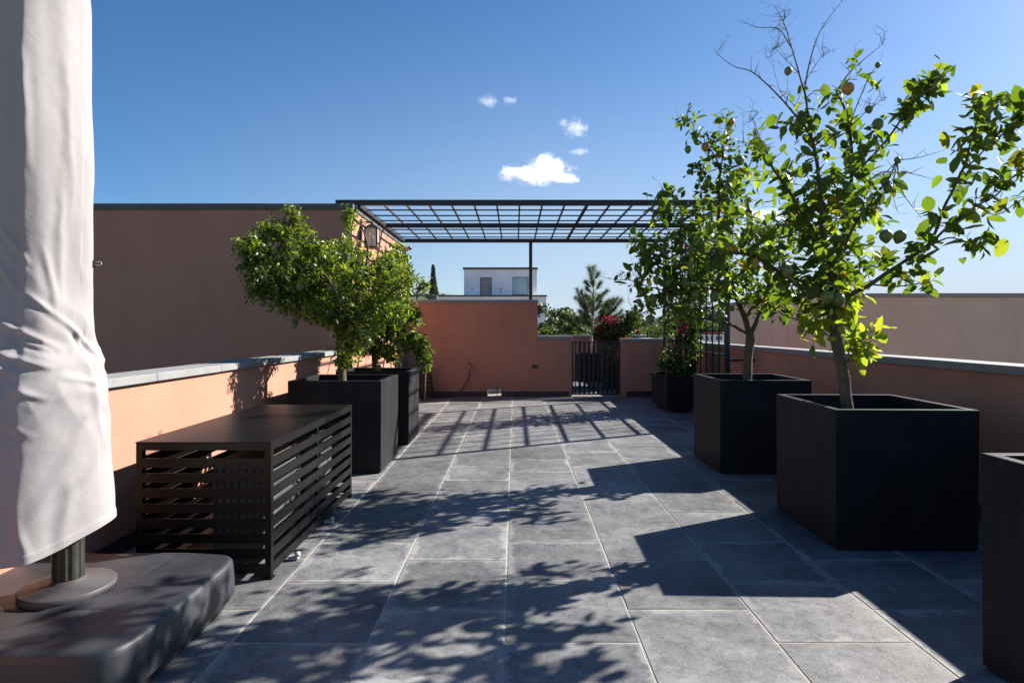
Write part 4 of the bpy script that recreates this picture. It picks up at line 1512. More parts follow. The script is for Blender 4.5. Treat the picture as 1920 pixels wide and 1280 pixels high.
def lemon_tree_far():
    Y = 6.05
    root = empty('lemon_tree', P(1404, 720, Y), 'bushy lemon tree with a dense crown in front of the lattice', 'tree')
    T = pix([(1403, 735, 0), (1402, 711, 0), (1402, 665, 0), (1407, 628, 0)], Y)
    A = pix([(1407, 632, 0), (1396, 595, 0), (1384, 565, .02), (1370, 530, .05), (1360, 490, .08), (1353, 440, .1), (1347, 380, .1), (1350, 325, .1)], Y)
    B = pix([(1408, 630, 0), (1420, 600, .1), (1438, 565, .2), (1456, 525, .3), (1462, 480, .35), (1458, 430, .4)], Y)
    Cc = pix([(1400, 625, 0), (1365, 606, -.15), (1330, 598, -.3), (1295, 596, -.4), (1262, 574, -.45), (1232, 578, -.45), (1202, 589, -.45)], Y)
    D = pix([(1366, 515, .06), (1330, 480, -.1), (1295, 440, -.25), (1262, 405, -.35), (1240, 378, -.4)], Y)
    E = pix([(1350, 325, .1), (1336, 285, .05), (1308, 262, 0), (1299, 235, 0), (1284, 222, 0)], Y)
    E2 = pix([(1350, 325, .1), (1356, 290, .15), (1358, 260, .15), (1362, 222, .15)], Y)
    G = pix([(1360, 490, .08), (1320, 500, -.1), (1270, 500, -.25), (1225, 490, -.35), (1195, 470, -.4)], Y)
    H = pix([(1347, 390, .1), (1385, 340, .2), (1410, 300, .3), (1418, 250, .35)], Y)
    I = pix([(1384, 565, .02), (1350, 545, -.2), (1300, 540, -.4), (1250, 545, -.5), (1200, 531, -.55)], Y)
    J = pix([(1370, 530, .05), (1400, 500, -.3), (1420, 470, -.5), (1425, 430, -.6)], Y)
    K = pix([(1396, 595, 0), (1420, 570, -.3), (1450, 560, -.5), (1490, 560, -.5)], Y)
    L = pix([(1310, 400, -.1), (1313, 360, -.1), (1310, 314, -.1)], Y)
    M = pix([(1438, 565, .2), (1470, 590, .1), (1505, 600, 0), (1520, 590, 0)], Y)
    N = pix([(1360, 490, .08), (1375, 440, .5), (1370, 400, .8), (1350, 370, .9)], Y)
    limbs = [(T, 0.050, 0.042), (A, 0.032, 0.009), (B, 0.026, 0.006), (Cc, 0.016, 0.004), (D, 0.014, 0.004), (E, 0.008, 0.003), (E2, 0.007, 0.003), (G, 0.014, 0.004), (H, 0.011, 0.004), (I, 0.014, 0.004),
             (J, 0.013, 0.004), (K, 0.013, 0.004), (L, 0.005, 0.002), (M, 0.008, 0.003), (N, 0.012, 0.004)]
    cl = []
    for pts, n, off, t0 in ((A, 42, .24, .3), (B, 30, .24, .25), (Cc, 20, .14, .45), (D, 28, .2, .2), (E, 14, .13, .0), (E2, 13, .13, 0), (G, 34, .2, .15), (H, 22, .18, .15), (I, 26, .17, .2), (J, 24, .24, .2), (K, 18, .17, .2), (L, 7, .06, .1), (M, 12, .12, .2), (N, 24, .26, .2)):
        cl += along(pts, int(n * 1.9), off * 1.15, t0, 1.0)
    cl += blob(P(1345, 450, Y - .1), (0.80, 0.55, 0.78), 110)
    cl += blob(P(1270, 470, Y - .35), (0.46, 0.35, 0.46), 76)
    b = []
    for pts, r0 in (([(1201, 531, -.5), (1180, 525, -.5), (1152, 524, -.5), (1124, 518, -.5)], .005), ([(1205, 540, -.5), (1192, 510, -.5), (1182, 480, -.5)], .003), ([(1200, 535, -.5), (1190, 515, -.5), (1180, 505, -.5)], .003),
                    ([(1284, 222, 0), (1276, 222, 0), (1268, 223, 0)], .003), ([(1395, 270, .3), (1393, 240, .3), (1394, 216, .3)], .004), ([(1430, 280, .2), (1418, 250, .2), (1411, 220, .2)], .004),
                    ([(1232, 578, -.45), (1200, 590, -.45), (1178, 562, -.45), (1182, 548, -.45)], .004), ([(1237, 577, -.45), (1215, 582, -.45), (1198, 588, -.45)], .004), ([(1232, 578, -.45), (1225, 568, -.45), (1205, 566, -.45)], .003)):
        b.append((pix(pts, Y), r0))
    cl += [P(1158, 515, Y - .5), P(1183, 540, Y - .5), P(1170, 512, Y - .5)]
    fr = []
    for x, y, d, r_, mt in ((1387, 300, 0, .047, 'green_fruit'), (1365, 352, -.1, .045, 'green_fruit'), (1382, 395, -.2, .042, 'green_fruit'), (1404, 397, -.2, .035, 'green_fruit'), (1427, 444, -.3, .045, 'yellow_fruit'), (1204, 546, -.5, .036, 'green_fruit'),
                           (1198, 565, -.5, .026, 'green_fruit'), (1219, 598, -.5, .042, 'green_fruit'), (1224, 560, -.5, .045, 'green_fruit'), (1302, 552, -.5, .044, 'green_fruit'), (1340, 555, -.5, .046, 'green_fruit'), (1350, 592, -.4, .05, 'green_fruit'), (1225, 570, -.5, .03, 'green_fruit'),
                           (1285, 530, -.5, .045, 'green_fruit'), (1252, 530, -.5, .042, 'green_fruit'), (1322, 275, 0, .04, 'yellow_fruit'), (1372, 228, .1, .03, 'yellow_fruit'), (1290, 280, 0, .035, 'green_fruit'), (1420, 560, -.4, .04, 'green_fruit'), (1410, 418, -.3, .022, 'green_fruit')):
        fr.append((P(x, y, Y + d), r_, mt))
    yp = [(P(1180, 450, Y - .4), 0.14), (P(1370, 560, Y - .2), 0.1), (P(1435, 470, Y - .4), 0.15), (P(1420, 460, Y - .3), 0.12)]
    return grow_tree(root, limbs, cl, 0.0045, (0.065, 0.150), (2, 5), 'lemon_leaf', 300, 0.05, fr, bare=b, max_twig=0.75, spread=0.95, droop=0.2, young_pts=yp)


def orange_tree_front():
    Y = 6.08
    root = empty('orange_tree', P(641, 716, Y), 'broad citrus tree with dense small leaves behind the slatted box', 'tree')
    T = pix([(642, 735, 0), (641, 710, 0), (640, 680, 0), (638, 655, 0), (637, 636, 0)], Y)
    A = pix([(637, 640, 0), (625, 605, -.05), (600, 575, -.12), (575, 548, -.2), (545, 525, -.25), (510, 500, -.28), (475, 480, -.3), (450, 468, -.3)], Y)
    B = pix([(638, 645, 0), (655, 605, .05), (668, 565, .08), (680, 520, .1), (690, 470, .1), (680, 430, .1), (655, 400, .1)], Y)
    C = pix([(610, 585, -.1), (600, 540, .1), (585, 490, .15), (572, 450, .15), (558, 415, .15), (547, 396, .15)], Y)
    D = pix([(660, 595, .05), (690, 580, -.1), (720, 560, -.2), (745, 540, -.2), (770, 545, -.2)], Y)
    E = pix([(638, 630, 0), (625, 590, .35), (600, 540, .5), (570, 500, .6), (545, 470, .6)], Y)
    G = pix([(640, 640, 0), (650, 610, -.3), (640, 570, -.5), (620, 530, -.6), (600, 500, -.6)], Y)
    H = pix([(575, 548, -.2), (545, 560, -.3), (510, 560, -.35), (480, 545, -.35)], Y)
    I = pix([(572, 450, .15), (540, 440, .1), (505, 435, .05), (485, 440, .05)], Y)
    J = pix([(680, 520, .1), (715, 500, .15), (745, 480, .2), (755, 475, .2)], Y)
    limbs = [(T, 0.046, 0.040), (A, 0.024, 0.006), (B, 0.023, 0.006), (C, 0.02, 0.004), (D, 0.02, 0.005), (E, 0.02, 0.005), (G, 0.02, 0.005), (H, 0.012, 0.004), (I, 0.009, 0.003), (J, 0.010, 0.003)]
    cl = []
    for x, y, d, rx, ry, rz, n in ((600, 520, 0, .50, .55, .42, 150), (540, 530, -.1, .36, .45, .30, 80), (500, 510, -.15, .26, .3, .28, 46), (475, 470, -.2, .17, .2, .12, 20), (680, 530, 0, .42, .5, .42, 120),
                                  (660, 470, .05, .36, .4, .28, 62), (590, 460, .1, .27, .35, .2, 44), (520, 440, .05, .22, .2, .14, 34), (550, 410, .12, .08, .1, .10, 10), (650, 410, .1, .08, .1, .1, 9),
                                  (735, 545, -.1, .26, .35, .36, 56), (565, 580, -.1, .25, .3, .13, 30), (505, 555, -.2, .2, .2, .12, 16), (650, 665, 0, .14, .16, .17, 22), (600, 605, 0, .12, .15, .05, 8), (640, 605, -.35, .22, .16, .16, 30), (665, 640, -.25, .16, .16, .14, 22), (610, 575, -.4, .2, .15, .14, 20), (690, 610, -.3, .2, .2, .2, 26)):
        for _q in range(max(2, n // 4)):
            v = rand_dir()
            v[2] = abs(v[2]) * 0.9 - 0.2
            cl.append(np.array(P(x, y, Y + d)) + v * np.array((rx, ry, rz)) * RNG.uniform(1.1, 1.5))
        cl += blob(P(x, y, Y + d), (rx, ry, rz), int(n * 2.0), 0.5)
    fr = []
    for x, y, d in ((492, 462, -.3), (491, 567, -.35), (507, 578, -.35), (552, 608, -.25), (562, 537, -.5), (620, 540, -.5), (652, 482, -.4), (672, 628, -.3), (690, 640, -.35), (588, 500, -.5), (640, 560, -.5)):
        fr.append((P(x, y, Y + d), 0.033, 'green_fruit'))
    return grow_tree(root, limbs, cl, 0.0042, (0.050, 0.082), (7, 11), 'orange_leaf', 300, 0.12, fr, max_twig=0.9, spread=0.85, droop=0.0, avoid=((664, 380, 740, 474), (592, 370, 642, 452), (440, 370, 500, 420), (560, 612, 622, 700)), bank=LEAF_N)


def orange_tree_back():
    Y = 7.45
    root = empty('orange_tree', P(704, 700, Y), 'citrus tree with drooping fruit beside the lantern wall, partly hidden by its neighbour', 'tree')
    T = pix([(705, 715, 0), (704, 690, 0), (702, 650, 0), (706, 620, 0)], Y)
    A = pix([(706, 625, 0), (725, 590, 0), (745, 560, 0), (765, 545, -.1), (785, 540, -.1), (798, 535, -.1)], Y)
    B = pix([(706, 622, 0), (700, 580, 0), (712, 540, .05), (730, 500, .1), (745, 470, .1)], Y)
    C = pix([(710, 615, 0), (740, 610, -.1), (765, 625, -.2), (782, 650, -.25), (795, 675, -.3), (797, 692, -.3)], Y)
    D = pix([(705, 640, 0), (690, 600, -.3), (680, 560, -.4)], Y)
    E = pix([(745, 560, 0), (765, 580, -.1), (780, 592, -.1)], Y)
    limbs = [(T, 0.042, 0.036), (A, 0.024, 0.004), (B, 0.026, 0.005), (C, 0.016, 0.004), (D, 0.016, 0.004), (E, 0.008, 0.003)]
    cl = []
    for x, y, d, rx, ry, rz, n in ((715, 560, 0, .34, .45, .45, 100), (740, 600, -.1, .28, .35, .28, 70), (745, 520, 0, .22, .3, .22, 34), (700, 640, -.1, .32, .35, .26, 58), (730, 655, -.15, .22, .25, .18, 34),
                                  (780, 648, -.25, .17, .15, .14, 26), (797, 672, -.3, .10, .1, .17, 16), (745, 480, .1, .14, .15, .12, 14), (797, 537, -.1, .07, .08, .05, 5), (775, 590, -.1, .10, .1, .06, 8)):
        for _q in range(max(2, n // 7)):
            v = rand_dir()
            v[2] = abs(v[2]) * 0.9 - 0.2
            cl.append(np.array(P(x, y, Y + d)) + v * np.array((rx, ry, rz)) * RNG.uniform(1.1, 1.35))
        cl += blob(P(x, y, Y + d), (rx, ry, rz), int(n * 1.9), 0.5)
    fr = []
    for x, y, d in ((767, 545, -.25), (756, 575, -.3), (748, 647, -.3), (795, 685, -.35), (710, 690, -.35), (692, 622, -.4), (765, 520, -.1)):
        fr.append((P(x, y, Y + d), 0.040, 'green_fruit'))
    return grow_tree(root, limbs, cl, 0.0045, (0.065, 0.105), (6, 10), 'orange_leaf', 300, 0.10, fr, max_twig=0.9, spread=0.85, droop=0.15, avoid=((664, 380, 740, 474),), bank=LEAF_N)


print('leaves', lemon_tree_near(), lemon_tree_far(), orange_tree_front(), orange_tree_back())


def vine(name, label, base, stems, leaf_blobs, bract_blobs, leaf_size=(0.045, 0.08), stake=None):
    root = empty(name, base, label, 'bougainvillea')
    sm = MB()
    for pts, r0 in stems:
        c = catmull(pts, 6)
        sm.tube(c, [r0 * (1 - 0.6 * k / (len(c) - 1)) for k in range(len(c))], 6)
    sm.build('stem', 'bark_twig', root)
    pos, dr, up, sz = [], [], [], []
    for c, rad_, n in leaf_blobs:
        for p in blob(c, rad_, int(n * 1.9), 0.4):
            pos.append(p)
            d = rand_dir()
            d[2] -= 0.3
            dr.append(d)
            up.append(np.array([0, 0, 1.0]) + RNG.normal(size=3) * 0.6)
            sz.append(RNG.uniform(*leaf_size))
    o = scatter_mesh('foliage', pos, dr, up, sz, [leaf_template(0.7, 0.2, 0.15)], 'vine_leaf', root, 'stuff')
    pos, dr, up, sz = [], [], [], []
    for c, rad_, n in bract_blobs:
        for p in blob(c, rad_, n, 0.3):
            for q in range(3):
                pos.append(p)
                d = rand_dir() * np.array([1, 1, 0.6])
                d[2] += 0.3
                dr.append(d)
                up.append(rand_dir())
                sz.append(RNG.uniform(0.032, 0.05))
    scatter_mesh('flowers', pos, dr, up, sz, [leaf_template(0.75, 0.3, -0.1)], 'bract', root, 'stuff')
    if stake:
        for a, b in stake:
            MB().tube([a, (Vector(a) + Vector(b)) / 2 + Vector((0.004, 0, 0)), b], 0.011, 7).build('stake', 'bamboo', root)
    return root


vy = 10.1
vine('bougainvillea_vine', 'bougainvillea climbing the black lattice from the small planter', (2.75, vy, 0.55),
     [(pix([(1275, 706, 0), (1278, 660, 0), (1290, 620, .1), (1298, 570, .2), (1310, 520, .2), (1316, 470, .2)], vy), 0.014),
      (pix([(1268, 706, .2), (1262, 670, .3), (1258, 640, .4), (1254, 600, .6), (1250, 560, .8)], vy), 0.010),
      (pix([(1288, 706, -.2), (1292, 660, -.2), (1285, 620, -.2), (1276, 580, 0)], vy), 0.010)],
     [(P(1290, 650, vy), (.22, .4, .42), 620), (P(1275, 690, vy), (.24, .45, .16), 330), (P(1252, 668, vy + .3), (.14, .3, .2), 130), (P(1298, 575, vy + .1), (.26, .45, .55), 620), (P(1312, 480, vy + .2), (.24, .4, .6), 420),
      (P(1258, 600, vy + .5), (.14, .3, .45), 170), (P(1240, 682, vy), (.10, .15, .05), 20), (P(1230, 704, vy), (.10, .1, .04), 16), (P(1334, 612, vy), (.14, .1, .07), 30)],
     [(P(1281, 616, vy - .3), (.09, .10, .10), 30), (P(1276, 600, vy - .3), (.05, .05, .05), 14), (P(1318, 604, vy - .3), (.04, .04, .04), 8), (P(1292, 527, vy - .3), (.07, .05, .06), 16), (P(1268, 648, vy - .3), (.05, .05, .08), 8), (P(1285, 465, vy), (.06, .05, .06), 8)],
     stake=[((2.86, 9.9, 0.52), (2.84, 9.95, 1.4)), ((2.62, 10.2, 0.52), (2.64, 10.25, 1.25))])

by = 13.8
vine('bougainvillea_bush', 'magenta bougainvillea bush rising above the gate', (2.37, by, 0.7),
     [(pix([(1150, 668, 0), (1152, 640, 0), (1150, 610, 0), (1140, 595, 0)], by), 0.016), (pix([(1155, 668, 0), (1168, 630, 0), (1185, 600, 0), (1190, 580, 0), (1192, 572, 0)], by), 0.010),
      (pix([(1155, 668, 0), (1158, 645, -.2), (1163, 660, -.35), (1160, 690, -.4)], by), 0.008)],
     [(P(1150, 622, by), (.42, .4, .30), 1100), (P(1186, 600, by), (.20, .25, .26), 330), (P(1192, 577, by), (.05, .06, .10), 34), (P(1128, 630, by), (.20, .25, .18), 220), (P(1152, 655, by), (.40, .3, .16), 350), (P(1160, 680, by - .35), (.14, .1, .22), 110)],
     [(P(1148, 605, by - .15), (.24, .25, .20), 120), (P(1140, 600, by - .2), (.14, .12, .10), 46), (P(1122, 618, by - .2), (.08, .08, .08), 22), (P(1166, 630, by - .3), (.14, .12, .10), 36), (P(1192, 592, by), (.10, .1, .10), 30), (P(1196, 615, by), (.08, .1, .10), 22),
      (P(1128, 640, by - .3), (.08, .1, .10), 22), (P(1157, 672, by - .42), (.03, .04, .22), 40), (P(1190, 590, by), (.05, .05, .04), 10), (P(1140, 668, by - .35), (.03, .04, .16), 14)])


def pine():
    Y = 14.27
    root = empty('young_pine', P(1111, 664, Y), 'young pine tree with feathery needles behind the gate', 'tree')
    tr = MB()
    T = pix([(1111, 672, 0), (1109, 640, 0), (1112, 600, 0), (1113, 560, 0), (1113, 530, 0), (1113, 505, 0), (1114, 498, 0)], Y)
    c = catmull(T, 5)
    tr.tube(c, [0.028 * (1 - 0.75 * k / (len(c) - 1)) for k in range(len(c))], 8)
    tr.build('trunk', 'bark_white', root)
    br = MB()
    tufts = []
    specs = [(1113, 520, 1104, 503), (1113, 525, 1122, 512), (1113, 520, 1113, 500), (1113, 540, 1098, 528), (1113, 545, 1126, 530), (1113, 548, 1100, 540), (1113, 540, 1112, 528), (1113, 545, 1108, 515)]
    for x0, y0_, x1, y1_ in specs:
        tufts.append((P(x0, y0_, Y), P(x1, y1_, Y + RNG.uniform(-.15, .15))))
    ang = 0
    for k in range(34):
        u = k / 33
        h = 0.98 + u * 0.72 + 0.15
        z0 = 0.82 + u * 0.95
        ang += 2.4
        L = (0.62 - 0.25 * u) * RNG.uniform(0.6, 1.15)
        a = Vector((P(1112, 600, Y).x, Y, z0 + 0.35))
        e = a + Vector((math.cos(ang) * L, math.sin(ang) * L, L * RNG.uniform(0.35, 0.9)))
        tufts.append((a, e))
    for dx, dy in ((1158, 558), (1165, 562), (1166, 583), (1090, 545), (1082, 543), (1150, 560), (1142, 570), (1170, 590)):
        tufts.append((P(1113, 620, Y), P(dx, dy, Y + RNG.uniform(-.2, .2))))
    pos, dr, up, sz = [], [], [], []
    for a, e in tufts:
        mid = a.lerp(e, 0.5) - Vector((0, 0, 0.04))
        cc = catmull([a, mid, e], 5)
        br.tube(cc, [0.008 * (1 - 0.7 * k / (len(cc) - 1)) for k in range(len(cc))], 5)
        L = (e - a).length
        n = int(260 + 520 * L)
        ax = np.array((e - mid).normalized())
        for q in range(n):
            t = RNG.uniform(0.12, 1.0) ** 0.5
            p = np.array(a.lerp(mid, t * 2) if t < 0.5 else mid.lerp(e, t * 2 - 1))
            d = ax * 0.75 + rand_dir() * 0.8
            d[2] -= 0.05
            pos.append(p)
            dr.append(d)
            up.append(rand_dir())
            sz.append(RNG.uniform(0.08, 0.17))
    br.build('branch', 'bark_twig', root)
    tv = np.array([(0, -0.02, 0), (0, 0.02, 0), (1, 0, -0.06)], float)
    scatter_mesh('needles', pos, dr, up, sz, [(tv, [(0, 1, 2)])], 'pine_needle', root, 'stuff', smooth=False)


pine()


def far_tree(name, label, x, ytop, Y, width, blobs, mat, n, size, group, trunk=True, ground=-3.6):
    base = P(x, ytop, Y)
    top = base.z
    base.z = ground
    root = empty(name, base, label, 'tree', group)
    H = top - ground
    m = MB()
    m.tube([base, base + Vector((0.1, 0, H * .3)), base + Vector((-.1, 0.1, H * .6)), base + Vector((0, 0, H * .85))], [0.05 * H * .5, .04 * H * .5, .025 * H * .5, .01 * H * .4], 8)
    for k in range(7):
        a = base + Vector((0, 0, H * (0.3 + 0.06 * k)))
        e = a + Vector((math.cos(k * 2.3) * width * .33, math.sin(k * 2.3) * width * .33, H * RNG.uniform(0.1, 0.28)))
        m.tube([a, a.lerp(e, .5) + Vector((0, 0, -.1)), e], [.018 * H * .5, .012 * H * .5, .004 * H * .5], 6)
    m.build('trunk', 'bark_twig', root)
    pos, dr, up, sz = [], [], [], []
    cl = []
    for k in range(blobs):
        a = RNG.uniform(0, 6.283)
        q = RNG.uniform(0.15, 0.95) ** 0.6
        hz = RNG.uniform(0.36, 0.95)
        rr = width / 2 * q * math.sqrt(max(0.05, 1 - ((hz - 0.58) / 0.45) ** 2))
        cl.append((np.array(base) + np.array([rr * math.cos(a), rr * math.sin(a), hz * H]), width * RNG.uniform(0.09, 0.18)))
    for k in range(n):
        c, r_ = cl[k % len(cl)]
        v = rand_dir() * r_ * RNG.uniform(0.3, 1.0) ** 0.5 * np.array([1, 1, 0.75])
        pos.append(c + v)
        dr.append(rand_dir())
        up.append(np.array([0, 0, 0.7]) + RNG.normal(size=3) * 0.6)
        sz.append(size * RNG.uniform(0.6, 1.3))
    scatter_mesh('crown', pos, dr, up, sz, [card_template()], mat, root, 'stuff', smooth=False)
    return root


TG = 'trees beyond the terrace'
far_tree('garden_tree', 'dark leafy tree against the white house corner', 1034, 558, 30, 2.6, 26, 'tree_dark', 2600, 0.20, TG)
far_tree('garden_tree', 'dark loose tree whose top twigs rise beside the pine', 1056, 568, 34, 3.6, 22, 'tree_dark', 2000, 0.20, TG)
far_tree('garden_tree', 'bright green round tree low behind the gate wall', 1046, 592, 24, 3.0, 30, 'tree_green', 3400, 0.16, TG)
far_tree('garden_tree', 'bright green bushy tree just left of the pine', 1074, 580, 27, 3.4, 30, 'tree_green', 3600, 0.17, TG)
far_tree('garden_tree', 'green tree half hidden behind the bougainvillea bush', 1130, 596, 36, 4.6, 30, 'tree_green', 2600, 0.22, TG)
far_tree('garden_tree', 'olive green tree between the bougainvillea bush and the lattice', 1212, 608, 40, 5.0, 30, 'tree_green', 2600, 0.24, TG)
far_tree('garden_tree', 'greyish tree crown showing through the lattice beside the post', 1236, 606, 52, 5.0, 30, 'tree_dark', 2400, 0.3, TG)
far_tree('garden_tree', 'tree behind the lattice above the red vaulted building', 1325, 586, 235, 30.0, 36, 'tree_dark', 2800, 1.1, TG)
far_tree('garden_tree', 'distant low tree at the horizon seen through the lattice', 1278, 600, 240, 26.0, 30, 'tree_dark', 2200, 1.1, TG)
far_tree('garden_tree', 'low dark tree behind the roof unit on the left', 785, 545, 60, 4.0, 20, 'tree_dark', 1500, 0.3, TG)
far_tree('garden_tree', 'small round treetop just right of the cypress', 826, 548, 66, 2.6, 16, 'tree_dark', 1200, 0.26, TG)
far_tree('garden_tree', 'small dark treetop next to the distant hill', 836, 550, 66, 1.8, 14, 'tree_dark', 900, 0.24, TG)
for i, (x, yt, Y, w) in enumerate(((1175, 606, 110, 16), (1120, 604, 130, 18), (1225, 607, 140, 18))):
    far_tree('garden_tree', ['far wooded clump low behind the pine branches', 'farthest low tree behind the young pine', 'far low tree near the lattice post at the horizon'][i], x, yt, Y, w, 34, 'tree_dark', 2200, 0.75, TG)


def cypress():
    Y = 62
    top = P(812, 499, Y)
    base = Vector((top.x + 0.25, Y, -3.6))
    root = empty('cypress_tree', base, 'slender dark cypress rising behind the white house roof', 'tree')
    H = top.z + 3.6
    MB().tube([base, base + Vector((-0.2, 0, H * 0.9))], [0.16, 0.02], 8).build('trunk', 'bark_twig', root)
    pos, dr, up, sz = [], [], [], []
    for k in range(6500):
        u = RNG.uniform(0, 1)
        r_ = min(0.80, 0.135 * H * (1 - u) + 0.03) * min(1, (u + 0.02) * 9) * RNG.uniform(0.5, 1.05)
        a = RNG.uniform(0, 6.283)
        pos.append(np.array(base) + np.array([r_ * math.cos(a) - 0.25 * u, r_ * math.sin(a), 0.25 + u * (H - 0.25)]))
        dr.append(np.array([0.35 * math.cos(a), 0.35 * math.sin(a), 1.0]) + RNG.normal(size=3) * 0.2)
        up.append(np.array([math.cos(a), math.sin(a), 0.1]) + RNG.normal(size=3) * 0.3)
        sz.append(RNG.uniform(0.14, 0.26))
    scatter_mesh('crown', pos, dr, up, sz, [card_template()], 'cypress_green', root, 'stuff', smooth=False)


cypress()


# ------------------------------------------------------------------ far buildings
def white_house():
    Y = 50.0
    s = Y / F_PX
    root = empty('white_house', (-1, 54, -3.6), 'flat roofed white house with a door and window above the back wall', 'house')
    def X(x, y=Y): return (x - CX) * y / F_PX
    def Z(yp, y=Y): return CAMH - (yp - CY) * y / F_PX
    zt = Z(505)
    d0, d1, w0, w1 = X(900), X(922), X(961), X(991)
    zd, zw0, zw1 = Z(520), Z(553), Z(519)
    zl = Z(556, 48)
    m = MB()
    ya, yb = Y, Y + 0.3
    x0, x1 = X(870), X(1006.5)
    zb = zl - 0.5
    m.box(x0, d0, ya, yb, zb, zt)
    m.box(d0, d1, ya, yb, zd, zt)
    m.box(d1, w0, ya, yb, zb, zt)
    m.box(w0, w1, ya, yb, zb, zw0)
    m.box(w0, w1, ya, yb, zw1, zt)
    m.box(w1, x1, ya, yb, zb, zt)
    m.box(x0, x0 + 0.3, yb, yb + 5, zb, zt)
    m.box(x1 - 0.3, x1, yb, yb + 5, zb, zt)
    m.box(x0 + 0.3, x1 - 0.3, yb + 4.7, yb + 5, zb, zt)
    m.box(x0 + 0.3, x1 - 0.3, yb, yb + 4.7, zt - 0.25, zt - 0.05)
    m.build('upper_wall', 'white_stucco', root)
    coping_run(root, 'x', x0 - 0.09, x1 + 0.09, ya - 0.09, yb + 5.09, zt, zt + 0.17, 9.0, 'roof_trim', 'roof_edge')
    MB().box(d0 + 0.04, d1 - 0.04, ya + 0.12, ya + 0.17, zb, zd - 0.05).build('door', 'door_grey', root)
    fm = MB()
    fm.box(d0, d0 + 0.04, ya + 0.05, ya + 0.2, zb, zd - 0.05)
    fm.box(d1 - 0.04, d1, ya + 0.05, ya + 0.2, zb, zd - 0.05)
    fm.box(d0, d1, ya + 0.05, ya + 0.2, zd - 0.05, zd)
    fm.build('door_frame', 'frame_grey', root)
    wo = MB()
    wo.box(w0, w0 + 0.06, ya + 0.06, ya + 0.16, zw0, zw1)
    wo.box(w1 - 0.06, w1, ya + 0.06, ya + 0.16, zw0, zw1)
    wo.box(w0 + 0.06, w1 - 0.06, ya + 0.06, ya + 0.16, zw1 - 0.06, zw1)
    wo.box(w0 + 0.06, w1 - 0.06, ya + 0.06, ya + 0.16, zw0, zw0 + 0.06)
    win = wo.build('window', 'frame_grey', root)
    MB().box(w0 + 0.062, w1 - 0.062, ya + 0.10, ya + 0.12, zw0 + 0.062, zw1 - 0.062).build('pane', 'window_glass', win)
    lm = MB().tube([(X(885), ya - 0.06, Z(541)), (X(885), ya - 0.001, Z(541))], 0.05, 8)
    lm.build('wall_lamp', 'unit_dark', root)
    lw = MB().tube([(X(939), ya - 0.08, Z(541)), (X(939), ya - 0.001, Z(541))], 0.05, 8)
    lw.tube([(X(939), ya - 0.03, Z(541)), (X(938.6), ya - 0.05, Z(548)), (X(939.5), ya - 0.04, Z(552))], 0.02, 6)
    lw.build('wall_cable', 'unit_dark', root)
    # lower storey, a little nearer
    Yl = 48.0
    xa, xb = X(690, Yl), X(1024, Yl)
    MB().box(xa, xb, Yl, Yl + 12, -3.6, zl).build('lower_wall', 'white_stucco', root)
    coping_run(root, 'x', xa - 0.08, xb + 0.08, Yl - 0.08, Yl + 1.2, zl, zl + 0.13, 7.0, 'roof_trim', 'roof_edge')


white_house()


def roof_units():
    Y = 44.0
    lab = ['pale boxy roof unit with louvres left of the cypress', 'second pale roof unit, in front of the cypress', 'rightmost small pale roof unit beside the cypress']
    for i, (xa, xb, yt, yb) in enumerate(((796, 804, 550.5, 566), (804.5, 812, 551.5, 566), (812.5, 819, 553, 567))):
        p0, p1 = P(xa, yb, Y), P(xb, yt, Y)
        root = empty('roof_unit', (p0.x, Y, p0.z), lab[i], 'roof unit', 'roof units beside the cypress')
        zl = P(0, 560.5, Y).z
        MB().box(p0.x, p1.x, Y, Y + 0.5, zl, p1.z, 0.015).build('casing', 'unit_white', root)
        g = MB()
        for k in range(4):
            z = zl + 0.06 + k * (p1.z - zl - 0.1) / 4
            g.box(p0.x + 0.05, p1.x - 0.05, Y - 0.012, Y - 0.001, z, z + 0.03)
        g.build('louvre', 'unit_dark', root)
        for q in (p0.x + 0.03, p1.x - 0.09):
            MB().box(q, q + 0.06, Y + 0.05, Y + 0.45, -3.6, zl - 0.001).build('leg', 'unit_white', root)


roof_units()


def vaulted_building():
    Y = 180.0
    root = empty('vaulted_building', P(1330, 640, Y), 'distant white building with red barrel vaults seen through the lattice', 'building')
    s = Y / F_PX
    x0, x1 = P(1304, 0, Y).x, P(1357, 0, Y).x
    z0, z1 = -3.6, P(0, 627, Y).z
    MB().box(x0, x1, Y, Y + 8, z0, z1).build('wall', 'white_stucco', root)
    w = (x1 - x0) / 3
    for k in range(3):
        cx_ = x0 + w * (k + 0.5)
        m = MB()
        vs, fs = [], []
        N = 14
        for yy in (Y - 0.3, Y + 8):
            for q in range(N + 1):
                t = math.pi * q / N
                vs.append((cx_ - w * 0.44 * math.cos(t), yy, z1 + w * 0.40 * math.sin(t)))
        for q in range(N):
            fs.append((q, q + 1, N + 1 + q + 1, N + 1 + q))
        fs.append(tuple(range(N + 1)))
        fs.append(tuple(N + 1 + q for q in range(N + 1))[::-1])
        m.add(vs, fs, False).build('vault', 'red_tile', root)
        for dx in (-0.22, 0.22):
            mm = MB()
            xw = cx_ + dx * w
            ws = w * 0.10
            pts = [(xw - ws, z0 + 1.5), (xw + ws, z0 + 1.5), (xw + ws, z1 - 0.7)] + [(xw + ws * math.cos(t), z1 - 0.7 + ws * math.sin(t)) for t in [math.pi * q / 6 for q in range(1, 6)]] + [(xw - ws, z1 - 0.7)]
            vs = [(a, Y - 0.12, b) for a, b in pts] + [(a, Y - 0.002, b) for a, b in pts]
            n = len(pts)
            fs = [tuple(range(n)), tuple(range(2 * n - 1, n - 1, -1))] + [(q, (q + 1) % n, n + (q + 1) % n, n + q) for q in range(n)]
            mm.add(vs, fs).build('window', 'unit_dark', root)


vaulted_building()

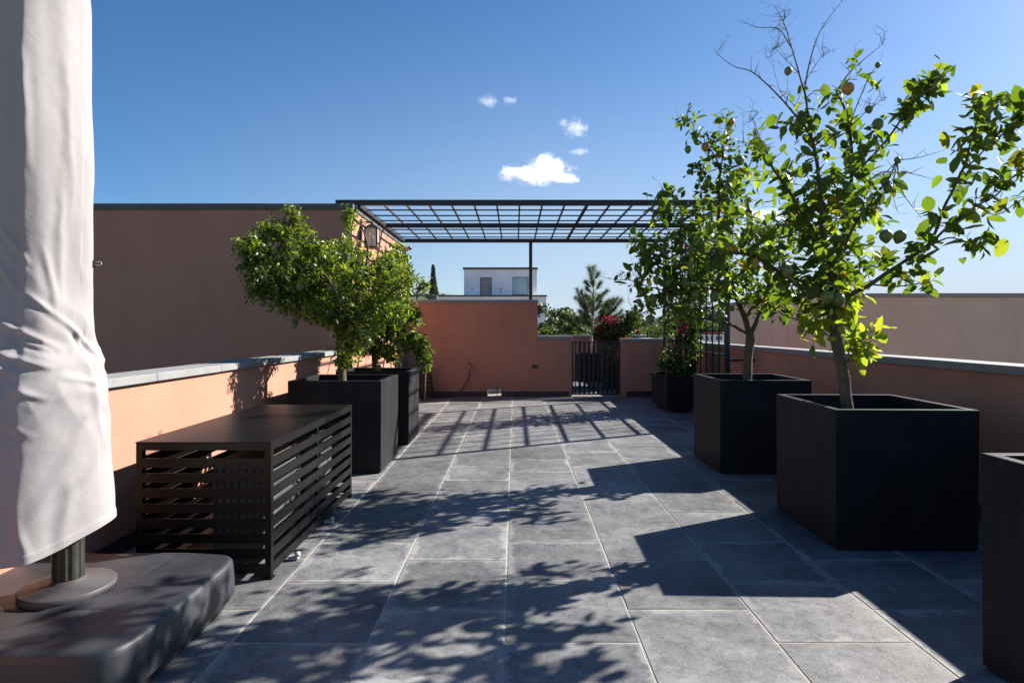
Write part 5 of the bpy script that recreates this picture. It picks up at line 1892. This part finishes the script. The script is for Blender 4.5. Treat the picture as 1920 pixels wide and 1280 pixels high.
for i, (x, y, w, Y) in enumerate(((1236, 601, 26, 900), (1212, 603, 16, 1000))):
    p = P(x, y, Y)
    ww = w * Y / F_PX
    root = empty('distant_building', (p.x, Y, -3.6), ['long pale building far off near the lattice post', 'smaller pale building far off above the olive tree'][i], 'building', 'far pale buildings')
    MB().box(p.x - ww / 2, p.x + ww / 2, Y, Y + 15, -3.6, p.z).build('wall', 'white_stucco', root)
    MB().box(p.x - ww / 2 - 0.3, p.x + ww / 2 + 0.3, Y - 0.3, Y + 15.3, p.z, p.z + 0.8).build('roof', 'roof_trim', root)
    for k in range(5):
        xx = p.x - ww / 2 + ww * (k + 0.5) / 5
        MB().box(xx - ww * .05, xx + ww * .05, Y - 0.1, Y - 0.01, p.z - 4.0, p.z - 2.0).build('window', 'unit_dark', root)


# ------------------------------------------------------------------ clouds
def cloud(label, x, y, wpx, hpx, Y, seed, dens, lobes):
    c = P(x, y, Y)
    s = Y / F_PX
    hw, hh = wpx * s / 2, hpx * s / 2
    root_name = 'cloud'
    m, nt, b = newmat('cloud_%d' % seed)
    nt.nodes.remove(b)
    tc = node(nt, 'ShaderNodeTexCoord')
    mp = node(nt, 'ShaderNodeMapping')
    mp.inputs['Location'].default_value = (seed * 3.7, seed, 0)
    mp.inputs['Scale'].default_value = (1.0, 1.0, 1.25)
    nt.links.new(tc.outputs['Object'], mp.inputs[0])
    big = noise_tex(nt, 3.4 / hw, 9, 0.68, mp.outputs[0], 0.7)
    dsum = None
    for (lx, lz, lr) in lobes:
        dv = node(nt, 'ShaderNodeVectorMath', operation='SUBTRACT')
        nt.links.new(tc.outputs['Object'], dv.inputs[0])
        dv.inputs[1].default_value = (lx * hw, 0, lz * hh)
        sv = node(nt, 'ShaderNodeVectorMath', operation='MULTIPLY')
        nt.links.new(dv.outputs[0], sv.inputs[0])
        sv.inputs[1].default_value = (1 / (lr[0] * hw), 1 / (lr[0] * hw * 0.7), 1 / (lr[1] * hh))
        ln = node(nt, 'ShaderNodeVectorMath', operation='LENGTH')
        nt.links.new(sv.outputs[0], ln.inputs[0])
        f = math_n(nt, 'SUBTRACT', 1.0, ln.outputs['Value'])
        dsum = f if dsum is None else math_n(nt, 'MAXIMUM', dsum, f)
    v = math_n(nt, 'ADD', dsum, math_n(nt, 'MULTIPLY', math_n(nt, 'SUBTRACT', big.outputs[0], 0.52), 2.7))
    mr = node(nt, 'ShaderNodeMapRange', interpolation_type='SMOOTHSTEP')
    nt.links.new(v, mr.inputs[0])
    mr.inputs[1].default_value = 0.06
    mr.inputs[2].default_value = 0.75
    mr.inputs[3].default_value = 0.0
    mr.inputs[4].default_value = dens
    vs_ = node(nt, 'ShaderNodeVolumeScatter')
    vs_.inputs['Color'].default_value = (1, 1, 1, 1)
    vs_.inputs['Anisotropy'].default_value = 0.35
    nt.links.new(mr.outputs[0], vs_.inputs['Density'])
    nt.links.new(vs_.outputs[0], nt.nodes['Material Output'].inputs['Volume'])
    bm = bmesh.new()
    bmesh.ops.create_icosphere(bm, subdivisions=3, radius=1.0)
    for q in bm.verts:
        q.co = Vector((q.co.x * hw * 1.12, q.co.y * hw * 0.75, q.co.z * hh * 1.2))
    me = bpy.data.meshes.new('cloud')
    bm.to_mesh(me)
    bm.free()
    me.materials.append(m)
    o = bpy.data.objects.new('cloud', me)
    o.location = c
    COL.objects.link(o)
    tag(o, label, 'cloud', 'small clouds in the blue sky')
    return o


CY_ = 1500.0
cloud('small bright puffy cloud right above the pergola', 1010, 317, 166, 72, CY_, 1, 0.05, [(0.0, -0.25, (0.85, 0.55)), (0.15, 0.2, (0.45, 0.75)), (-0.55, -0.25, (0.42, 0.45)), (0.6, -0.45, (0.4, 0.3))])
cloud('torn wisp of cloud high above the puffy cloud', 933, 191, 84, 34, CY_, 2, 0.014, [(-0.4, 0.1, (0.55, 0.8)), (0.55, 0.1, (0.38, 0.6))])
cloud('ragged wisp of cloud up and right of the puffy cloud', 1073, 244, 74, 60, CY_, 3, 0.015, [(0.2, 0.1, (0.7, 0.75)), (-0.4, 0.4, (0.4, 0.4))])
cloud('tiny cloud streak just over the right end of the puffy cloud', 1086, 285, 52, 16, CY_, 4, 0.015, [(0.0, 0.0, (0.9, 0.8))])
cloud('faint cloud streak behind the lemon tree branches', 1440, 402, 110, 38, CY_, 5, 0.014, [(-0.2, 0.0, (0.7, 0.7)), (0.4, -0.2, (0.4, 0.5))])

# ------------------------------------------------------------------ small things on the floor
fl = inst('fallen_leaf', leaf_mesh(1, 'young_leaf'), None, (P(1094, 1248, 1.0) * 0 + Vector(((1094 - CX) / (1248 - CY) * CAMH, F_PX * CAMH / (1248 - CY), 0.006))), Vector((0, 0, 1)).to_track_quat('Z', 'Y'), (0.03, 0.03, 0.03))
tag(fl, 'tiny green leaf fallen on the slate tiles in front', 'leaf')
